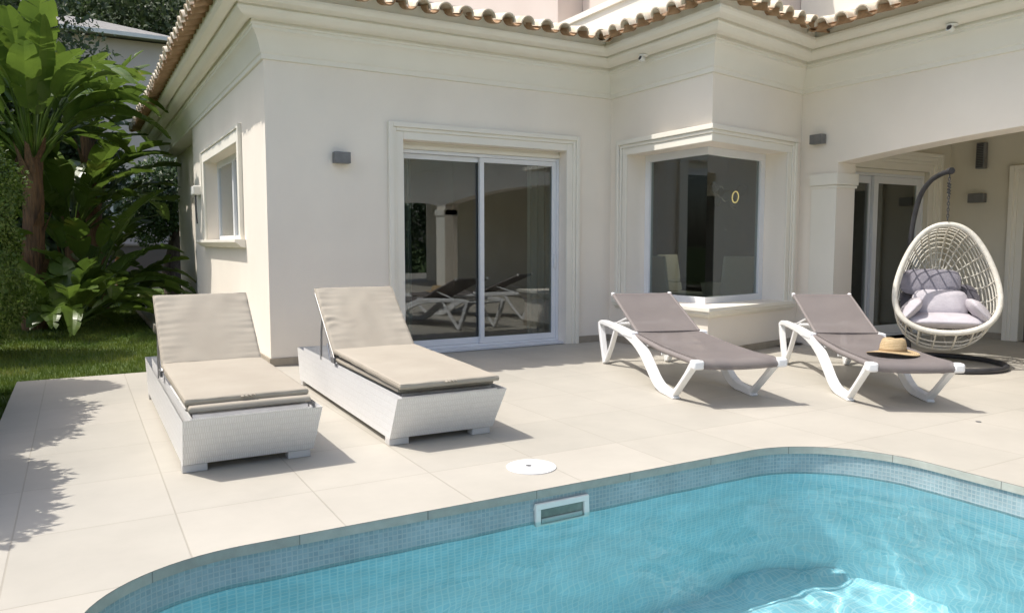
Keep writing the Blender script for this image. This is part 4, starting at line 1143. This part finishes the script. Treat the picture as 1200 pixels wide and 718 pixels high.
def shrub(name, loc, blobs, n, size, mat, label, cat, seed, trunk=None, core=None, group=None, flowers=0, hollow=.55):
    rnd = random.Random(seed); r = empty(name, loc, 0, label, cat, group)
    mb = MB(); leaf_cloud(mb, blobs, n, size, rnd, hollow); mb.build('foliage' if trunk is None else 'crown', M[mat], r, weld=False)
    if trunk:
        tb = MB()
        for (pts, rr) in trunk: tb.tube(pts, rr, 10)
        tb.build('trunk', M['bark2'], r, smooth=True, weld=False)
    if flowers:
        fb = MB()
        for _ in range(flowers):
            cx, cy, cz, rx, ry, rz_ = rnd.choice(blobs); v = Vector((rnd.gauss(0, 1), -abs(rnd.gauss(0, 1)), rnd.gauss(0, 1))).normalized()
            p = Vector((cx+v.x*rx, cy+v.y*ry, cz+v.z*rz_))
            for k in range(5):
                a = k*1.256; u = Vector((math.cos(a), 0, math.sin(a)))*.05; w = Vector((math.cos(a+.6), -.3, math.sin(a+.6)))*.05
                fb.face([p, p+u, p+w])
        fb.build('flowers', M['flower'], r, weld=False)
    return r
# clipped conifer at the left edge
shrub('clipped_conifer', (-1.35, 11.0, -.12), [(0, 0, .9, .85, .85, 1.0), (0, 0, 1.8, .80, .80, 1.0), (0, 0, 2.3, .62, .62, .75)], 60000, .045, 'foliage_light', 'soft rounded green conifer column at the left edge of the lawn', 'shrub', 5, hollow=.75)
# shaping hedge outside the frame whose scalloped shadow falls on the terrace
HD = 'hedge_bush'
shrub(HD, (-1.14, 4.80, -.12), [(-.03, .1, .8, .46, .95, .95), (.0, -.35, 1.30, .32, .50, .50), (-.05, .45, 1.15, .28, .5, .45)], 36000, .07, 'foliage', 'clipped bush beside the terrace edge nearest the pool', 'shrub', 6, group='bushes along the terrace edge', hollow=.3)
shrub(HD, (-1.08, 6.75, -.12), [(-.03, -.1, .8, .46, 1.25, .95), (.03, 0, 1.35, .36, 1.0, .55)], 40000, .07, 'foliage', 'clipped bush beside the terrace edge nearest the lawn corner', 'shrub', 7, group='bushes along the terrace edge', hollow=.3)
shrub('tall_bush', (-1.48, 8.1, -.12), [(0, 0, 1.2, .45, .5, 1.2), (.05, 0, 2.2, .42, .50, .8)], 24000, .075, 'foliage', 'tall dark bush at the lawn corner left of the terrace', 'shrub', 17, hollow=.3)
shrub('flowering_tree', (2.35, 22.5, -.12), [(0, 0, 2.6, 1.2, 1.0, 1.0), (-.6, -.2, 2.1, .7, .7, .8), (.7, 0, 2.9, .9, .9, .8), (-.3, .2, 3.2, .7, .7, .5)], 15000, .10, 'foliage', 'dark bushy tree with white flowers at the far end of the lawn', 'tree', 8,
      trunk=[([(0, 0, 0), (-.12, 0, .6), (.02, 0, 1.2), (.1, 0, 2.2)], [.34, .26, .24, .16]), ([(.05, 0, .9), (.4, 0, 1.5), (.6, 0, 2.4)], [.16, .12, .07]), ([(.25, .1, 0), (.35, .1, .6), (.3, .1, 1.3)], [.2, .14, .1])], flowers=60)
shrub('garden_tree', (4.6, 30, -.12), [(0, 0, 3.4, 2.0, 1.6, 1.5), (-1.3, 0, 3.6, 1.2, 1.2, 1.0)], 12000, .13, 'tree_leaf', 'lighter green bushy tree behind the white flowering tree', 'tree', 9,
      trunk=[([(0, 0, 0), (.1, 0, 1.2), (0, 0, 2.6)], [.22, .18, .12])])
# backdrop planting
k = 0
for (x, y, s_, lb) in ((-.45, 20.3, .62, 'smaller dark evergreen tree between the two tall plant trunks'), (-4.2, 20, 1.0, 'dark evergreen tree at the far left behind the broad leaved plants'), (-1.2, 21.5, 1.05, 'dark evergreen tree behind the tallest broad leaved plant'),
                   (-7.5, 18, 1.15, 'dark evergreen tree farthest to the left behind the conifer')):
    k += 1
    shrub('evergreen_tree', (x, y, -.12), [(0, 0, 2.6*s_, 2.0*s_, 1.7*s_, 2.6*s_), (.6, 0, 5.2*s_, 1.6*s_, 1.4*s_, 1.8*s_), (-.8, .2, 4.6*s_, 1.4*s_, 1.3*s_, 1.6*s_), (.2, -.4, 7.0*s_, 1.2*s_, 1.1*s_, 1.3*s_)], 17000, .15, 'tree_leaf', lb, 'tree', 50+k,
          trunk=[([(0, 0, 0), (.1, 0, 2.0), (0, 0, 5*s_)], [.25, .2, .1])], group='evergreen trees behind the lawn', hollow=.2)
for (x, y, s_, lb) in ((2.5, 40, 1.9, 'tall dark tree rising over the neighbouring house roof'), (8.5, 44, 1.9, 'tall dark tree on the slope right of the neighbouring house'), (-5, 40, 2.0, 'tall dark tree on the slope left of the neighbouring house')):
    k += 1
    shrub('hillside_tree', (x, y, -.12), [(0, 0, 4*s_, 2.4*s_, 2*s_, 2.4*s_), (1.2*s_, 0, 5.4*s_, 1.8*s_, 1.6*s_, 1.6*s_), (-1.3*s_, .2, 5*s_, 1.7*s_, 1.6*s_, 1.7*s_), (.2, 0, 6.9*s_, 1.7*s_, 1.5*s_, 1.3*s_)], 16000, .30, 'tree_leaf', lb, 'tree', 70+k,
          trunk=[([(0, 0, 0), (.2, 0, 3*s_), (0, 0, 6*s_)], [.4, .3, .15])], group='trees on the slope behind the neighbour', hollow=.2)

# grass
rnd = random.Random(99); mb = MB()
for _ in range(52000):
    u = rnd.random()
    y = 8.2 + (u**1.5)*16; x = rnd.uniform(-2.4, 1.0) if y < 18 else rnd.uniform(-3, 6)
    if x > .98 and y < 17.9: continue
    h = rnd.uniform(.03, .07)*(1.25 if y < 8.6 else 1); a = rnd.uniform(0, 6.28); w = .005+.0006*(y-8)
    l = Vector((rnd.uniform(-.03, .03), rnd.uniform(-.03, .03), h)); p = Vector((x, y, -.121))
    t = Vector((math.cos(a)*w, math.sin(a)*w, 0))
    mb.face([p-t, p+t, p+l])
for _ in range(5000):
    y = rnd.uniform(3.2, 8.3); x = rnd.uniform(-1.4, -.53)
    h = rnd.uniform(.03, .08); a = rnd.uniform(0, 6.28); w = .006
    l = Vector((rnd.uniform(-.03, .03), rnd.uniform(-.03, .03), h)); p = Vector((x, y, -.121)); t = Vector((math.cos(a)*w, math.sin(a)*w, 0))
    mb.face([p-t, p+t, p+l])
o = mb.build('grass', M['grass'], weld=False); tag(o, 'short green lawn grass beside the terrace', 'grass', kind='stuff')

# garden wall, post and neighbour house
r = empty('garden_wall', (1.2, 26.5, -.12), 0, 'low mauve stone block wall at the end of the lawn', 'wall')
b = MB(); b.box((-3.5, 0, 0), (5, .25, 1.3)); b.build('masonry', brickmat('block_wall', (.24, .20, .21), (.30, .26, .27), (.14, .12, .12), .5, .2, .015, coord='Generated')[0], r)
b = MB(); b.box((-3.55, -.04, 1.301), (5.05, .29, 1.36)); b.build('wall_cap', M['stone'], r)
b = MB(); b.box((-1.0, -.9, 0), (2, -.3, .12)); b.build('footing', M['concrete'], r)
r = empty('gate_post', (1.12, 25.4, -.12), 0, 'terracotta coloured post standing in front of the mauve garden wall', 'post')
b = MB(); b.box((-.13, -.13, 0), (.13, .13, .95)); b.build('shaft', M['terra'], r, bevel=.01)
b = MB(); b.box((-.17, -.17, .951), (.17, .17, 1.02)); b.build('cap', M['terra'], r, bevel=.01)

nb = empty('neighbour_house', (0, 28, -.12), 0, 'pale pinkish neighbouring house with grey pitched roof beyond the lawn', 'house')
b = MB(); b.box((-5, 0, 0), (3.9, 7, 7.9)); b.build('wall', M['nbwall'] if 'nbwall' in M else M['pink'], nb)
b = MB()
vs = [(-5.5, -.5, 7.95), (4.0, -.5, 7.95), (4.0, 7.5, 7.95), (-5.5, 7.5, 7.95), (-1.5, 3.5, 9.3), (.8, 3.5, 9.3)]
b.add(vs, [(0, 1, 5, 4), (1, 2, 5), (2, 3, 4, 5), (3, 0, 4), (3, 2, 1, 0)]); b.build('roof', M['roofgrey'], nb)
b = MB(); b.box((-5.5, -.56, 7.90), (4.0, -.5, 8.02)); b.build('gutter', M['offwhite'], nb)
b = MB(); b.box((1.0, -.02, 2.2), (2.1, .02, 3.6)); w_ = b.build('window', M['offwhite'], nb)
b = MB(); b.box((1.1, -.03, 2.3), (2.0, -.021, 3.5)); b.build('pane', M['glass'], w_)

hh_ = empty('hillside_house', (17, 30, 0), 0, 'distant villa with blue shutters glimpsed over the clay tiles', 'house')
b = MB(); b.box((-9, 0, -.1), (2.3, 8, 14)); b.build('wall', M['pink'], hh_)
for x in (-.2, .55):
    b = MB(); b.box((x-.02, -.08, 9.2), (x+.68, -.001, 12.6)); f = b.build('shutter', M['shutter'], hh_)
b = MB()
for k in range(16): b.box((-6.6+k*.38, -.5, 10.9), (-6.45+k*.38, -.42, 11.7))
b.box((-6.8, -.55, 11.71), (-.6, -.38, 11.85)); b.box((-6.8, -.55, 10.75), (-.6, -.38, 10.89)); b.build('balustrade', M['terra'], hh_)
b = MB(); b.box((-7, -.6, 10.4), (-.5, -.001, 10.7)); b.build('balcony_slab', M['concrete'], hh_)
b = MB(); b.box((-6.6, -.03, 10.71), (-.9, -.001, 13)); b.build('balcony_door', M['shutter'], hh_)

# hillside behind everything
mb = MB()
def hz(u, v):
    x = -110+220*u; y = 48+90*v
    return Vector((x, y, -.13 + 75*v**.9 + 3*noise.noise(Vector((x*.04, y*.05, 1))) * min(1, v*6)))
quadgrid(mb, hz, 50, 20); o = mb.build('hillside', M['hill'], smooth=True, angle=180); tag(o, kind='structure')
# garden across the pool (seen mirrored in the glass)
for i, (x, y) in enumerate(((-4, -15), (0, -16), (4, -16.5), (8.5, -16), (13, -16))):
    shrub('garden_hedge_tree', (x, y, -.12), [(0, 0, 1.6, 2.3, 1.2, 1.9), (.5, 0, 3.4, 1.7, 1.2, 1.4)], 3500, .22, 'tree_leaf',
          ('evergreen bush across the pool, %s of its row' % ('first from the left', 'second from the left', 'middle one', 'second from the right', 'last on the right')[i]), 'tree', 200+i, group='evergreens across the pool', trunk=[([(0, 0, 0), (0, 0, 2.5)], [.2, .12])], hollow=.2)

# ------------------------------------------------------------------ light, sky, camera
TO = Vector((-.51, .21, 1)).normalized()
el = math.asin(TO.z); azm = math.atan2(TO.x, TO.y)
w = bpy.data.worlds.new('World'); scene.world = w; w.use_nodes = True
nt = w.node_tree; bg = nt.nodes['Background']
sky = nt.nodes.new('ShaderNodeTexSky'); sky.sky_type = 'NISHITA'; sky.sun_disc = False
sky.sun_elevation = el; sky.sun_rotation = azm; sky.air_density = 1.0; sky.dust_density = 3.0; sky.ozone_density = 0.3
nt.links.new(sky.outputs[0], bg.inputs[0]); bg.inputs[1].default_value = .15
sd = bpy.data.lights.new('sun', 'SUN'); sd.energy = 3.15; sd.angle = R(.53); sd.color = (1, .955, .885)
so = bpy.data.objects.new('sun', sd); C.objects.link(so); so.rotation_euler = TO.to_track_quat('Z', 'Y').to_euler(); so.location = (-10, 4, 20)

cam = bpy.data.cameras.new('camera'); co = bpy.data.objects.new('camera', cam); C.objects.link(co); scene.camera = co
cam.sensor_width = 36; cam.lens = 36*893/1200; cam.clip_end = 500; cam.clip_start = .05
co.location = (0, 0, 1.25); co.rotation_euler = (R(90-4.71), 0, R(-29.7))
scene.view_settings.view_transform = 'Standard'; scene.view_settings.look = 'None'; scene.view_settings.exposure = 0.52; scene.view_settings.gamma = 1
scene.render.engine = 'CYCLES'
scene.cycles.max_bounces = 10; scene.cycles.transparent_max_bounces = 16; scene.cycles.diffuse_bounces = 5

wat.cycles.is_caustics_caster = True
for o_ in bpy.data.objects:
    if o_.name.split('.')[0] in ('basin', 'waterline_band'): o_.cycles.is_caustics_receiver = True
sd.cycles.is_caustics_light = True
